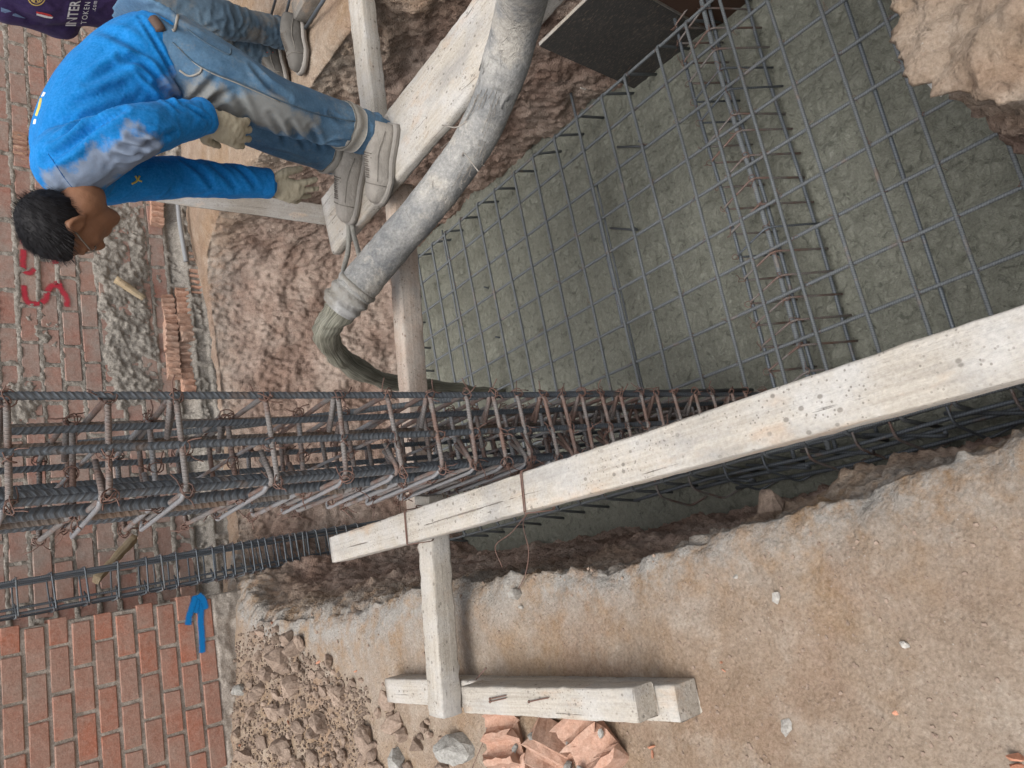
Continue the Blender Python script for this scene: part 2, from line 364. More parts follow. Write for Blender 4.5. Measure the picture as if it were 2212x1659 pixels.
    me.polygons.add(len(F)); me.polygons.foreach_set('loop_start', np.arange(0, F.size, 4, dtype=np.int32)); me.update(calc_edges=True)
    me.polygons.foreach_set('use_smooth', [True] * len(F))
    at_ = me.attributes.new('cem', 'FLOAT', 'POINT'); at_.data.foreach_set('value', np.clip(cem, 0, 1).astype(np.float32))
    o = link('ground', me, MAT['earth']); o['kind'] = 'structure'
    return o
GROUND = build_ground()
gm = GROUND.data
_gv = np.empty(len(gm.vertices) * 3, np.float32); gm.vertices.foreach_get('co', _gv); _gv = _gv.reshape(-1, 3)
_gf = [tuple(p.vertices) for p in gm.polygons]
GBVH = BVHTree.FromPolygons([Vector(q) for q in _gv.tolist()], _gf)
def ground_hit(dx, dy):
    d = at(dx, dy, Y=1.0) - np.array([0, 0, CAMH]); d /= np.linalg.norm(d)
    h = GBVH.ray_cast(Vector((0, 0, CAMH)), Vector(d))
    return h[0]
def gz(x, y):
    h = GBVH.ray_cast(Vector((x, y, 3)), Vector((0, 0, -1)))
    return h[0].z if h[0] else 0.0

def build_concrete():
    a = np.arange(-.15, 2.75, .0088); b = np.arange(0.0, 5.0, .0088)
    A, B = np.meshgrid(a, b, indexing='ij'); Wd = A[..., None] * E1 + B[..., None] * E2
    Z = np.zeros(A.shape)
    for i in range(A.shape[0]):
        for j in range(A.shape[1]):
            x, y = Wd[i, j, 0], Wd[i, j, 1]; p = Vector((x, y, 0))
            near = max(0, min(1, (2.6 - B[i, j]) / 1.8))
            r = .010 * noise.fractal(p * 3.0, 1, 2, 3) + (.004 + .007 * near) * noise.fractal(p * 12 + Vector((0, 0, 4)), .7, 2.1, 4); q2 = noise.noise(p * 30); r -= (.006 + .007 * near) * max(0, q2 - .15) * 2
            r += .010 * near * max(0, noise.noise(Vector((A[i, j] * 3.0, B[i, j] * 11 + 2.5 * noise.noise(p * 1.2), 0))))
            Z[i, j] = -1.545 + r - .02 * (B[i, j] - 2) / 2
    # freshly poured mound where the stream lands
    Wd[..., 2] = Z
    hx = at(1105, 852, Z=-1.5); rr = np.hypot(Wd[..., 0] - hx[0], Wd[..., 1] - hx[1]); Wd[..., 2] += .05 * np.exp(-(rr / .22) ** 2)
    n1, n2 = A.shape; idx = np.arange(n1 * n2).reshape(n1, n2)
    F = np.stack([idx[:-1, :-1], idx[1:, :-1], idx[1:, 1:], idx[:-1, 1:]], -1).reshape(-1, 4)
    o = mk('wet_concrete', Wd.reshape(-1, 3), F, MAT['concrete']); o['kind'] = 'structure'
build_concrete()

# ------------------------------------------------------------------ brick walls
def chamfer_box(lx, ly, lz, c, jit, rs):
    r = random.Random(rs); V = []; key = {}
    for sx in (-1, 1):
        for sy in (-1, 1):
            for sz in (-1, 1):
                for ax in range(3):
                    q = [sx * (lx / 2 - (0 if ax == 0 else c)), sy * (ly / 2 - (0 if ax == 1 else c)), sz * (lz / 2 - (0 if ax == 2 else c))]
                    key[(sx, sy, sz, ax)] = len(V); V.append([t + r.uniform(-jit, jit) for t in q])
    F = []
    for ax in range(3):
        o = [q for q in range(3) if q != ax]
        for s_ in (-1, 1):
            f = []
            for a, b in ((-1, -1), (1, -1), (1, 1), (-1, 1)):
                sg = [0, 0, 0]; sg[ax] = s_; sg[o[0]] = a; sg[o[1]] = b; f.append(key[(*sg, ax)])
            F.append(f)
    for a0 in range(3):
        for a1 in range(a0 + 1, 3):
            a2 = 3 - a0 - a1
            for s0 in (-1, 1):
                for s1 in (-1, 1):
                    def kk(s2, ax):
                        sg = [0, 0, 0]; sg[a0] = s0; sg[a1] = s1; sg[a2] = s2; return key[(*sg, ax)]
                    F.append([kk(-1, a0), kk(1, a0), kk(1, a1), kk(-1, a1)])
    for sx in (-1, 1):
        for sy in (-1, 1):
            for sz in (-1, 1): F.append([key[(sx, sy, sz, ax)] for ax in range(3)])
    me = mesh_data('brick', V, F, None, False)
    bm = bmesh.new(); bm.from_mesh(me); bmesh.ops.recalc_face_normals(bm, faces=bm.faces); bm.to_mesh(me); bm.free()
    return me
def comb_brick(lx, ly, lz, nrib, rs):
    """broken hollow brick: the open vertical holes show as grooves on the front"""
    r = random.Random(rs); pr = []
    for i in range(nrib):
        x0 = -lx / 2 + lx * i / nrib; wv = lx / nrib * r.uniform(.75, 1.0)
        a = r.uniform(-.006, .006)
        pr += [(x0 + wv * .02, -ly / 2 + a), (x0 + wv * .36, -ly / 2 + a + r.uniform(-.004, .004)), (x0 + wv * .44, -ly / 2 + .02), (x0 + wv * .90, -ly / 2 + .022)]
    pr += [(lx / 2, -ly / 2 + .004), (lx / 2, ly / 2), (-lx / 2, ly / 2)]
    V = []; n = len(pr); L = 4
    for k in range(L):
        z = -lz / 2 + lz * k / (L - 1)
        for (x, y) in pr: V.append((x + r.uniform(-.002, .002), y + r.uniform(-.004, .004), z + r.uniform(-.004, .004)))
    F = [(k * n + i, k * n + (i + 1) % n, (k + 1) * n + (i + 1) % n, (k + 1) * n + i) for k in range(L - 1) for i in range(n)]
    F += [tuple(range(n))[::-1], tuple((L - 1) * n + i for i in range(n))]
    return mesh_data('broken_brick', V, F, None, False)

def mortar_sheet(root, x0, x1, z0, z1, step, hfun, mat, name='mortar'):
    xs = np.arange(x0, x1 + 1e-6, step); zs = np.arange(z0, z1 + 1e-6, step)
    V = []
    for x in xs:
        for z in zs: V.append((x, -hfun(x, z), z))
    n2 = len(zs); n1 = len(xs); idx = np.arange(n1 * n2).reshape(n1, n2)
    F = np.stack([idx[:-1, :-1], idx[1:, :-1], idx[1:, 1:], idx[:-1, 1:]], -1).reshape(-1, 4)
    return link(name, mesh_data(name, V, F), mat, root)
def wall_core(root, x0, x1, y0, y1, z0, z1, mat):
    V = [(x, y, z) for x in (x0, x1) for y in (y0, y1) for z in (z0, z1)]
    F = [(0, 1, 3, 2), (4, 6, 7, 5), (0, 4, 5, 1), (2, 3, 7, 6), (0, 2, 6, 4), (1, 5, 7, 3)]
    return link('wall_core', mesh_data('wall_core', V, F, None, False), mat, root)

def rear_wall():
    e2w = 5.36; base = ew(0, e2w, -.27)
    root = thing('brick_wall', 'rough brick wall with smeared grey mortar and red spray paint behind the pit', 'wall', base, TH)
    Z0 = -.27
    ms = [chamfer_box(.228, .12, .096, .004, .0022, k) for k in range(6)]
    for q in ms: q.materials.append(MAT['brick_rear'])
    cb = [comb_brick(.20 + .02 * (k % 3), .10, .080 + .006 * (k % 2), 4 + k % 3, k) for k in range(5)]
    for q in cb: q.materials.append(MAT['brick_broken'])
    pitch = .1165; L = .248
    # course k has its centre at zc; broken courses at the foot
    zc0 = .835 - 10 * pitch - .0                # world z of course 0 centre
    r = random.Random(3)
    def off(k): return (.10 if k % 2 else .225) + r.uniform(-.02, .02)
    offs = [off(k) for k in range(24)]
    def patch(x, z):
        """cement smear over the lower courses: height in front of the brick faces"""
        zw = z + Z0
        q = min((zw - .09) / .05, (.43 - zw) / .05, (3.05 - x) / .10, (x - 1.50) / .08)
        q += 1.0 * noise.noise(Vector((x * 5, z * 5, 2.0)))
        return q
    count = 0
    for k in range(0, 19):
        zc = zc0 + k * pitch
        x = -1.9 + offs[k]
        if zc < .0: continue
        while x < 5.2:
            if zc < 1.25 and -.5 < x < 5.1 and count < 290:
                o = link('brick', ms[r.randrange(6)], None, root, (x + r.uniform(-.006, .006), .058 + r.uniform(-.006, .006), zc - Z0 + r.uniform(-.004, .004)), (r.uniform(-.012, .012), r.uniform(-.012, .012), r.uniform(-.015, .015)))
                count += 1
            x += L
    # upper courses above the picture: one joined part
    mb = MB(); bv = [np.array([v.co[:] for v in q.vertices]) for q in ms]; bf = [[tuple(p.vertices) for p in q.polygons] for q in ms]
    for k in range(13, 24):
        zc = zc0 + k * pitch
        if zc < 1.25: continue
        x = -1.9 + offs[k]
        while x < 5.2:
            j = r.randrange(6); mb.add(bv[j] + np.array([x, .058, zc - Z0]), bf[j]); x += L
    V = np.vstack(mb.v); o = link('upper_courses', mesh_data('upper_courses', V, mb.f, None, False), MAT['brick_rear'], root); o['kind'] = 'stuff'
    # broken, open-celled bricks
    for (dx, dy, zz) in [(366, 668, 0), (368, 728, 0), (374, 790, 0), (399, 712, 0), (402, 765, 0), (405, 828, 0), (417, 472, 0), (419, 541, 0), (421, 606, 0), (340, 405, 0), (338, 460, 0), (395, 655, 0),
                         (8, 258, 0), (42, 258, 0), (8, 320, 0), (44, 318, 0), (470, 980, 0), (472, 1030, 0)]:
        p = at(dx, dy, e2=e2w - .02) - base
        j = r.randrange(5)
        link('broken_brick', cb[j], None, root, (float(p @ E1), (-.012 if dx > 100 else .045) + r.uniform(-.015, .03), float(p[2])), (r.uniform(-.1, .1), r.uniform(-.08, .08), r.uniform(-.15, .15)))
    def hf(x, z):
        zw = z + Z0; k = round((zw - zc0) / pitch); zl = zw - (zc0 + k * pitch)
        n1 = noise.fractal(Vector((x * 22, z * 22, 0)), .8, 2.1, 4); n2 = noise.noise(Vector((x * 3.1, z * 3.1, 5)))
        if k < 0 or k >= 24: k = 0
        xl = (x - (-1.9 + offs[k]) + L / 2) % L - L / 2
        jd = min(.048 - abs(zl), .114 - abs(xl))          # >0 inside a brick
        h = -.012 + .010 * n1 if jd < .004 else -.022
        if jd < .012: h = max(h, .002 + .012 * n2 + .010 * n1 - max(0, jd) * .9)
        blob = noise.noise(Vector((x * 2.3 + 7, z * 2.3, 1))) + .35 * n1 * .5
        if blob > .47: h = max(h, (blob - .47) * .10)
        q = patch(x, z)
        if q > 0: h = max(h, min(q, 1) * .018 + .018 * n1 + .022 * noise.fractal(Vector((x * 7, z * 7, 3)), .9, 2, 3))
        if zw < .10: h = max(h, -.015 + .030 * n1 + .025 * n2 - .02 * (1 if noise.noise(Vector((x * 4, z * 9, 8))) > .1 else 0))
        if zw < -.08: h += .06 * min(1, (-.08 - zw) / .1)
        return h
    mortar_sheet(root, -.6, 5.2, -.10, 1.6, .0085, hf, MAT['mortar'])
    wall_core(root, -2.0, 5.35, .05, .13, -.5, 2.55, MAT['mortar'])
    # red spray paint
    n = NB('red_spray', .8); n.color((.40, .03, .05)); a = n.attr('edge'); al = n.ramp(n.math('ADD', a, n.math('MULTIPLY', n.noise(45, 4, .7, n.pos()), .7)), .75, 1.35)
    n.put(n.b.inputs['Alpha'], al); MAT['red_spray'] = n.m
    z4 = lambda x, y: ((x * .633) / 1.8517, (1000 + y * .633) / 1.8517)
    strokes = [[(150, 215), (160, 300), (190, 335), (255, 335)], [(262, 335), (290, 310), (300, 262), (330, 225), (375, 225), (355, 190)], [(375, 225), (395, 262), (420, 300), (425, 365)],
               [(150, -10), (145, 60), (150, 120), (185, 145), (225, 120)], [(235, 15), (290, 25), (335, 50), (355, 90)], [(205, -100), (200, -20)], [(150, -120), (150, -30)]]
    spray(strokes, z4, e2w - .007, .030, MAT['red_spray'], root, 'red_paint_mark')
    return root
def spray(strokes, zf, e2p, hw, mat, root, name):
    for si, st in enumerate(strokes):
        P = np.array([at(*zf(*q), e2=e2p - .0007 * si) for q in st]); P = catmull(P, 8)
        T = np.gradient(P, axis=0); T /= np.linalg.norm(T, axis=1, keepdims=True); Nn = np.cross(T, E2)
        V = []; F = []; ed = []
        for i in range(len(P)):
            e_ = .25 if i in (0, len(P) - 1) else 1
            for k, (q, a) in enumerate(((-1, 0), (-.5, .8), (0, 1), (.5, .8), (1, 0))):
                V.append(P[i] + Nn[i] * hw * q); ed.append(a * e_)
        for i in range(len(P) - 1):
            for k in range(4): F.append((i * 5 + k, i * 5 + k + 1, i * 5 + k + 6, i * 5 + k + 5))
        o = mk(name, V, F, mat, root)
        at_ = o.data.attributes.new('edge', 'FLOAT', 'POINT'); at_.data.foreach_set('value', np.array(ed, np.float32))
REAR = rear_wall()

def left_wall():
    e2w = 4.73; base = ew(0, e2w, 0)
    root = thing('brick_wall', 'neat red brick wall with raked joints and blue arrow, left of the small cage', 'wall', base, TH)
    ms = [chamfer_box(.2165, .125, .0875, .005, .0018, 20 + k) for k in range(5)]
    for q in ms: q.materials.append(MAT['brick_left'])
    pitch = .1053; L = .2345; r = random.Random(5)
    z0 = .128                                        # centre of the first course
    for k in range(0, 14):
        zc = z0 + k * pitch
        x = .155 - (0 if k % 2 else L / 2) + .01 * math.sin(k)
        while x > -2.1:
            j = r.randrange(5)
            if x + L / 2 > .19 and k % 2:
                o = link('broken_brick', ms[j], None, root, (x - .045, .064, zc), (0, 0, r.uniform(-.02, .02))); o.scale = (.62, .98, .96)
            else:
                link('brick', ms[j], None, root, (x + r.uniform(-.003, .003), .063 + r.uniform(-.003, .003), zc), (0, 0, r.uniform(-.006, .006)))
            x -= L
    def hf(x, z): return -.010 + .004 * noise.fractal(Vector((x * 20, z * 20, 0)), .8, 2.1, 3) + (.012 + .02 * noise.fractal(Vector((x * 8, z * 8, 0)), .8, 2.1, 3) if z < .074 else 0)
    mortar_sheet(root, -2.3, .17, -.12, 1.62, .012, hf, MAT['mortar_smooth'])
    wall_core(root, -2.3, .165, .02, .12, -.12, 1.62, MAT['mortar_smooth'])
    n = NB('blue_spray', .8); n.color((.0, .17, .46)); a = n.attr('edge'); n.put(n.b.inputs['Alpha'], n.ramp(n.math('ADD', a, n.math('MULTIPLY', n.noise(60, 4, .7, n.pos()), .5)), .70, 1.15)); MAT['blue_spray'] = n.m
    z7 = lambda x, y: ((x * .633) / 1.8517, (2022 + y * .633) / 1.8517)
    spray([[(1268, 560), (1270, 650), (1268, 740), (1275, 830), (1278, 940)], [(1243, 560), (1240, 650), (1230, 680)], [(1235, 570), (1215, 640), (1195, 700), (1188, 760)], [(1250, 560), (1285, 600), (1300, 660)]], z7, e2w - .004, .030, MAT['blue_spray'], root, 'blue_paint_mark')
    return root
LEFTW = left_wall()

# ------------------------------------------------------------------ timber
def beam(name, label, p0, p1, w_, h_, mat, cat='beam', roll=0.0, group=None, seed=0, round_=.006, rough=.002, taper=0.0, top=True):
    """p0,p1 = centre line of the top face; local x along the length"""
    p0 = Vector([float(q) for q in p0]); p1 = Vector([float(q) for q in p1]); d = p1 - p0; L = d.length; d.normalize()
    up = Vector((0, 0, 1)); s_ = d.cross(up); s_.normalize() if s_.length > .05 else None
    if s_.length < .05: s_ = Vector((1, 0, 0))
    up = s_.cross(d); up.normalize()
    Mx = Matrix((d, -s_, up)).transposed().to_4x4()
    Mx = Mx @ Matrix.Rotation(roll, 4, 'X'); Mx.translation = p0
    nl = max(6, int(L / .025)); prof = []
    a, b, c = w_ / 2, h_, round_
    for (cx, cz, a0) in ((a - c, -c, 0), (-a + c, -c, 90), (-a + c, -b + c, 180), (a - c, -b + c, 270)):
        for k in range(3):
            t = math.radians(a0 + 45 * k); prof.append((cx + c * math.cos(t), cz + c * math.sin(t)))
        # mid points keep long faces able to warp
    # insert midpoints
    pr = []
    for i, q in enumerate(prof):
        pr.append(q); nq = prof[(i + 1) % len(prof)]
        if math.hypot(q[0] - nq[0], q[1] - nq[1]) > .02: pr.append(((q[0] + nq[0]) / 2, (q[1] + nq[1]) / 2))
    n = len(pr); V = []; r = random.Random(seed)
    for i in range(nl + 1):
        x = L * i / nl
        endk = .004 if i in (0, nl) else 0
        for k, (y, z) in enumerate(pr):
            nn = noise.fractal(Vector((x * 3 + seed * 7, y * 9, z * 9)), 1, 2, 3); nn2 = noise.noise(Vector((x * 30 + seed, y * 25, z * 25)))
            f = 1 + rough / .05 * .5 * nn
            ed = rough * 1.2 * nn2 + (rough * 1.5 * max(0, noise.noise(Vector((x * 9, k * 2.3, seed))) - .2) if k % 4 == 0 else 0)
            V.append((x + (r.uniform(-.003, .003) if endk else 0), y * f * (1 - taper * i / nl) + ed, (z + h_ / 2) * f - h_ / 2 + ed + .0))
    F = [(i * n + k, (i + 1) * n + k, (i + 1) * n + (k + 1) % n, i * n + (k + 1) % n) for i in range(nl) for k in range(n)]
    F += [tuple(range(n)), tuple(nl * n + k for k in range(n))[::-1]]
    me = mesh_data(name, V, F, None, True)
    bm = bmesh.new(); bm.from_mesh(me); bmesh.ops.recalc_face_normals(bm, faces=bm.faces)
    bm.faces.ensure_lookup_table()
    for f in bm.faces:
        if len(f.verts) > 4: f.smooth = False
    bm.to_mesh(me); bm.free()
    o = link(name, me, mat); o.matrix_world = Mx
    loc, rq, sc = Mx.decompose(); o.location = loc; o.rotation_euler = rq.to_euler()
    return tag(o, label, cat, group)
WD, WP, WG = MAT['wood'], MAT['wood_pink'], MAT['wood_grey']
# big squared timber across the pit, tied to the column cage (centre line of its top face)
LA = (at(716, 1205, Z=.262) + at(712, 1172, Z=.262)) / 2
LB = (at(2212, 665, Z=.395) + at(2212, 808, Z=.395)) / 2
ld = (LB - LA) / np.linalg.norm(LB - LA)
BIG = beam('timber', 'long whitewashed timber running diagonally across the pit, wired to the rebar column', LA, LB + ld * .75, .098, .085, WD, 'timber', seed=1, rough=.0016)
# left cross timber carrying its far end
CL0 = at(958, 1558, Z=.172); CL1 = at(925, 1075, Z=.172)
beam('timber', 'short squared timber lying on the left bank with its end under the long timber', CL0 + np.array([0, .045, 0]), CL1 + np.array([0, .045, 0]), .088, .078, WD, 'timber', seed=2, rough=.004)
# two stacked timbers on the left ground
T0 = at(834, 1492, Z=.088); T1 = at(1462, 1522, Z=.088)
beam('timber', 'lower longer timber of the stacked pair on the left ground', T0, T1, .088, .085, WD, 'timber', seed=3, rough=.003)
U0 = at(1000, 1512, Z=.170); U1 = at(1372, 1526, Z=.170)
beam('timber', 'upper shorter timber with loose rusty nails on the left ground', U0, U1, .082, .078, WD, 'timber', seed=4, rough=.003)
# cross timber behind the column
B0 = at(905, 1100, Z=.02); B1 = at(858, 455, Z=.02); bd = np.array([-.02, .05, 0])
beam('timber', 'pinkish squared timber spanning the pit behind the rebar column, under the hose', B0 + bd, B1 + bd + (B1 - B0) * .12, .075, .092, WP, 'timber', seed=5, rough=.003)
R0 = at(826, 300, Z=.018); R1 = at(768, -140, Z=.018)
beam('timber', 'pale squared timber reaching from the right bank under the plank', R0 + np.array([-.03, .09, 0]), R1 + np.array([-.03, .06, 0]), .11, .07, WD, 'timber', seed=6)
# plank
pl = [at(694, 424, Z=.07), at(1010, 0, Z=.07)]; pn = [at(712, 556, Z=.07), at(1021, 201, Z=.07)]
PF = (pl[0] + pn[0]) / 2; PN = (pl[1] + pn[1]) / 2; pdv = (PN - PF) / np.linalg.norm(PN - PF)
beam('plank', 'wide pale plank the worker in blue stands on', PF + pdv * .01, PN + pdv * .9, .285, .048, WD, 'plank', seed=7, round_=.012, rough=.0025)
# grey board against the far bank
G0 = at(338, 414, Y=5.08); G1 = at(715, 466, Y=4.42)
beam('board', 'grey weathered board leaning on the far earth bank behind the worker', G0, G1, .125, .03, WG, 'board', seed=8)
# offcut lodged beside the small cage
beam('wood_offcut', 'short yellowish wood offcut stuck beside the small rebar cage', at(283, 1160, e2=5.15), at(200, 1250, e2=4.98), .055, .04, MAT['wood_tan'], 'offcut', seed=9, rough=.004)
# splintered bit of wood stuck on the wall
beam('wood_splinter', 'dry splintered wood chip stuck in mortar below the red paint', at(247, 606, e2=5.28), at(308, 648, e2=5.28), .075, .03, MAT['wood_tan'], 'wood chip', seed=10, rough=.008, taper=.5)
# small blocks by the far worker's feet
beam('wood_block', 'small pale wood block at the top edge near dusty boots', at(632, 24, Z=.04), at(662, -30, Z=.04), .10, .09, WG, 'block', seed=11)

def panel(name, label, e1v, e2a, e2b, z0, z1, th_, face, edge, cat='panel', lean=0.06):
    root = thing(name, label, cat, ew(e1v, (e2a + e2b) / 2, z0))
    def q(a, b, c): return ew(e1v + a + lean * (c - z0), b, c)
    ny, nz = 14, 14; V = []; F = []
    for i in range(ny + 1):
        for j in range(nz + 1): V.append(q(0, e2a + (e2b - e2a) * i / ny, z0 + (z1 - z0) * j / nz) + E1 * .003 * noise.noise(Vector((i * .3, j * .3, 0))))
    F = [(i * (nz + 1) + j, (i + 1) * (nz + 1) + j, (i + 1) * (nz + 1) + j + 1, i * (nz + 1) + j + 1) for i in range(ny) for j in range(nz)]
    mk('face_sheet', V, F, face, root)
    a, b = .003, th_
    C = [q(x, y, z) for x in (a, b) for y in (e2a, e2b) for z in (z0, z1)]
    mk('core', C, [(0, 1, 3, 2), (4, 6, 7, 5), (0, 4, 5, 1), (2, 3, 7, 6), (0, 2, 6, 4), (1, 5, 7, 3)], edge, root, None, False)
n = NB('black_film', .6, 0, .4); g = n.scale(n.pos(), (6, 6, 40), (0, 0, TH)); scr = n.noise(3, 4, .7, n.scale(n.pos(), (3, 14, 60)))
c_ = n.mix(n.noise(5, 4), (.028, .028, .029), (.060, .058, .055)); c_ = n.mix(n.ramp(scr, .54, .68, 0, .8), c_, (.19, .15, .115)); c_ = n.mix(n.ramp(n.noise(14, 5, .7), .55, .8, 0, .5), c_, (.12, .105, .09))
n.color(c_); n.bump(scr, .002); MAT['black_film'] = n.m
simple('brown_film', (.060, .034, .024), .5, 0, .4, 8, .002)
panel('formwork_panel', 'black film-faced plywood panel leaning on the right pit wall', 2.325, 1.64, 2.13, -1.66, -.87, .02, MAT['black_film'], MAT['wood'])
panel('formwork_panel', 'reddish brown plywood panel beside the black one at the pit edge', 2.30, 1.02, 1.61, -1.66, -.80, .02, MAT['brown_film'], MAT['wood_dark'])

# ------------------------------------------------------------------ reinforcement
def rod(mb, pts, r, sides=8, **k): mb.tube(pts, r, sides, **k)
def fillet(P, rad=.03, n=5):
    P = [np.asarray(q, float) for q in P]; out = [P[0]]
    for i in range(1, len(P) - 1):
        a, b, c = P[i - 1], P[i], P[i + 1]; d0 = a - b; d1 = c - b; l0 = np.linalg.norm(d0); l1 = np.linalg.norm(d1)
        rr = min(rad, l0 * .45, l1 * .45); s0 = b + d0 / l0 * rr; s1 = b + d1 / l1 * rr
        for k in range(n + 1):
            t = k / n; out.append((1 - t) ** 2 * s0 + 2 * t * (1 - t) * b + t * t * s1)
    out.append(P[-1]); return np.array(out)
def wire_knot(mb, p, r, rs, sz=1.0):
    """a loop of tie wire with a twisted tail"""
    q = random.Random(rs); c = np.asarray(p); a = np.array([q.gauss(0, 1) for _ in range(3)]); a /= np.linalg.norm(a)
    b = np.cross(a, [q.gauss(0, 1) for _ in range(3)]); b /= np.linalg.norm(b); d = np.cross(a, b)
    P = [c + r * sz * (math.cos(t) * b + math.sin(t) * d) + a * .004 * math.sin(2 * t) for t in np.linspace(0, 2.1 * math.pi, 12)]
    tail = c + r * sz * b + (b * .8 + d * q.uniform(-1, 1) + a * q.uniform(-1, 1)) * .025 * sz
    P.append((P[-1] + tail) / 2 + a * .004); P.append(tail)
    mb.tube(np.array(P), .0011 * (1 if sz < 1 else 1.5), 4)

def ribbed_mesh(L, r, pitch):
    n = int(L / pitch); P = []; R = []
    for i in range(n):
        z = i * pitch
        for (t, k) in ((0, 1.0), (.5, 1.0), (.62, 1.10), (.80, 1.10)):
            P.append((0, 0, z + t * pitch)); R.append(r * k)
    V, F, U = tube(np.array(P), np.array(R), 8)
    # slant the ribs
    ang = np.tile(np.linspace(0, 2 * math.pi, 8, endpoint=False), len(P)); V[:, 2] += 1.15 * pitch * np.abs(((ang / math.pi + .5) % 2) - 1)
    return mesh_data('bar', V, F, U)

def column_cage():
    base = ew(.39, 2.06, -1.62)
    root = thing('rebar_column', 'tall heavy rebar column cage with rusty stirrups standing in the wet concrete', 'rebar cage', base, TH)
    top = 2.05; Lb = top + 1.62
    thin = ribbed_mesh(Lb, .0088, .0150); thin.materials.append(MAT['bar'])
    thick = ribbed_mesh(Lb, .0132, .0190); thick.materials.append(MAT['bar']); thickold = thick.copy(); thickold.materials[0] = MAT['bar_brown']
    old = ribbed_mesh(Lb, .0092, .0150); old.materials.append(MAT['bar_brown'])
    w0, w1 = .310, .500; d0, d1 = 1.775, 2.345
    bars = [(w1, d0, thin), (.391, d0, thin), (w0 - .009, d0, thin), (w1, d0 + .19, old), (w1, d0 + .38, old), (w1 - .004, d0 + .10, thin), (.445, d1, thin), (w0 + .03, d0 + .31, old), (w1, d1, thin), ((w0 + w1) / 2, d1, thin),
            (w0 + .013, d1, thick), (w0 - .002, d0 + .075, thick), (w0 + .006, d0 + .155, thick), (w0 + .005, d0 + .255, thickold), (w0 + .008, d0 + .36, thick), (w0 + .012, d0 + .47, thick)]
    r = random.Random(2)
    for (a, b, me) in bars:
        link('vertical_bar', me, None, root, (a - .39, b - 2.06, 0), (r.uniform(-.006, .006), r.uniform(-.006, .006), r.uniform(0, 6)))
    zs = [1.86, 1.72, 1.56, 1.397, 1.223, 1.054, .862, .66, .512, .36, .235, .13, .035, -.07, -.165, -.255, -.345, -.44, -.54, -.65, -.76, -.88, -1.0, -1.12, -1.24, -1.36]
    wires = MB(); k = 0
    def loop(e1a, e1b, e2a, e2b, z, mat, flip, tl):
        o_ = .014; a0, a1, b0, b1 = e1a - o_, e1b + o_, e2a - o_, e2b + o_
        zt = lambda a, b: z + tl[0] * (a - .39) + tl[1] * (b - 2.06)
        cs = [(a1, b0), (a0, b0), (a0, b1), (a1, b1), (a1, b0)]
        P = [ew(a, b, zt(a, b)) for a, b in cs]
        # 135-degree hooks at one corner
        if flip: hook0 = ew(a1 - .07, b0 + .075, zt(a1, b0) + .004); hook1 = ew(a1 - .085, b0 + .055, zt(a1, b0) + .012)
        else: cs = [(a0, b0), (a1, b0), (a1, b1), (a0, b1), (a0, b0)]; P = [ew(a, b, zt(a, b)) for a, b in cs]; hook0 = ew(a0 + .075, b0 + .075, zt(a0, b0) + .004); hook1 = ew(a0 + .09, b0 + .05, zt(a0, b0) + .012)
        P[-1] = P[-1] + np.array([0, 0, .012]); pts = fillet([hook0] + P + [hook1], .026, 4)
        mb = MB(); mb.tube(pts, .0070, 8); mb.build('stirrup', mat, root)
        for (a, b) in cs[:4]:
            [wire_knot(wires, ew(a, b, zt(a, b)), .010 + .003 * q, r.random(), 1.2) for q in range(3)]
        wire_knot(wires, ew(.391, b0, z), .015, r.random(), 1.15); wire_knot(wires, ew(.391, b0, z), .012, r.random(), 1.2)
    for i, z in enumerate(zs):
        tl = (r.uniform(-.06, .06), r.uniform(-.05, .05))
        loop(w0, w1, d0, d0 + .385, z, MAT['bar_rust'], i % 2, tl)
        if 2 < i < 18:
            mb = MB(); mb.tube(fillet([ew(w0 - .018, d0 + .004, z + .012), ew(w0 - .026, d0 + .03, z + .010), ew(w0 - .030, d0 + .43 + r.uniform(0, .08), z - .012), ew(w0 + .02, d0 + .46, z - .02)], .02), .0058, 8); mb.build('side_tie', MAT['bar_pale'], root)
        loop(w0, w1, d0 + .185, d1, z + .03 + r.uniform(-.015, .015), MAT['bar_silver'] if i % 2 else MAT['bar_rust'], (i + 1) % 2, tl)
        if i % 2 == 0:
            mb = MB(); mb.tube(fillet([ew((w0 + w1) / 2 - .02, d0 + .02, z - .01), ew((w0 + w1) / 2, d0 - .012, z + .012), ew((w0 + w1) / 2 + .01, d1 + .012, z + .015), ew((w0 + w1) / 2 - .02, d1 - .03, z + .02)], .02), .005, 7); mb.build('cross_tie', MAT['bar_silver'], root)
    wires.build('tie_wires', MAT['wire'], root, kind='stuff')
    # long inclined bars meeting the cage from the back (bent column starters)
    mb = MB(); mb.tube(fillet([ew(.52, 2.33, 1.6), ew(.515, 2.10, .9), ew(.52, 1.80, .15), ew(.52, 1.77, -1.3)], .2), .0085, 8); mb.build('lapped_bar', MAT['bar_dusty'], root)
column_cage()

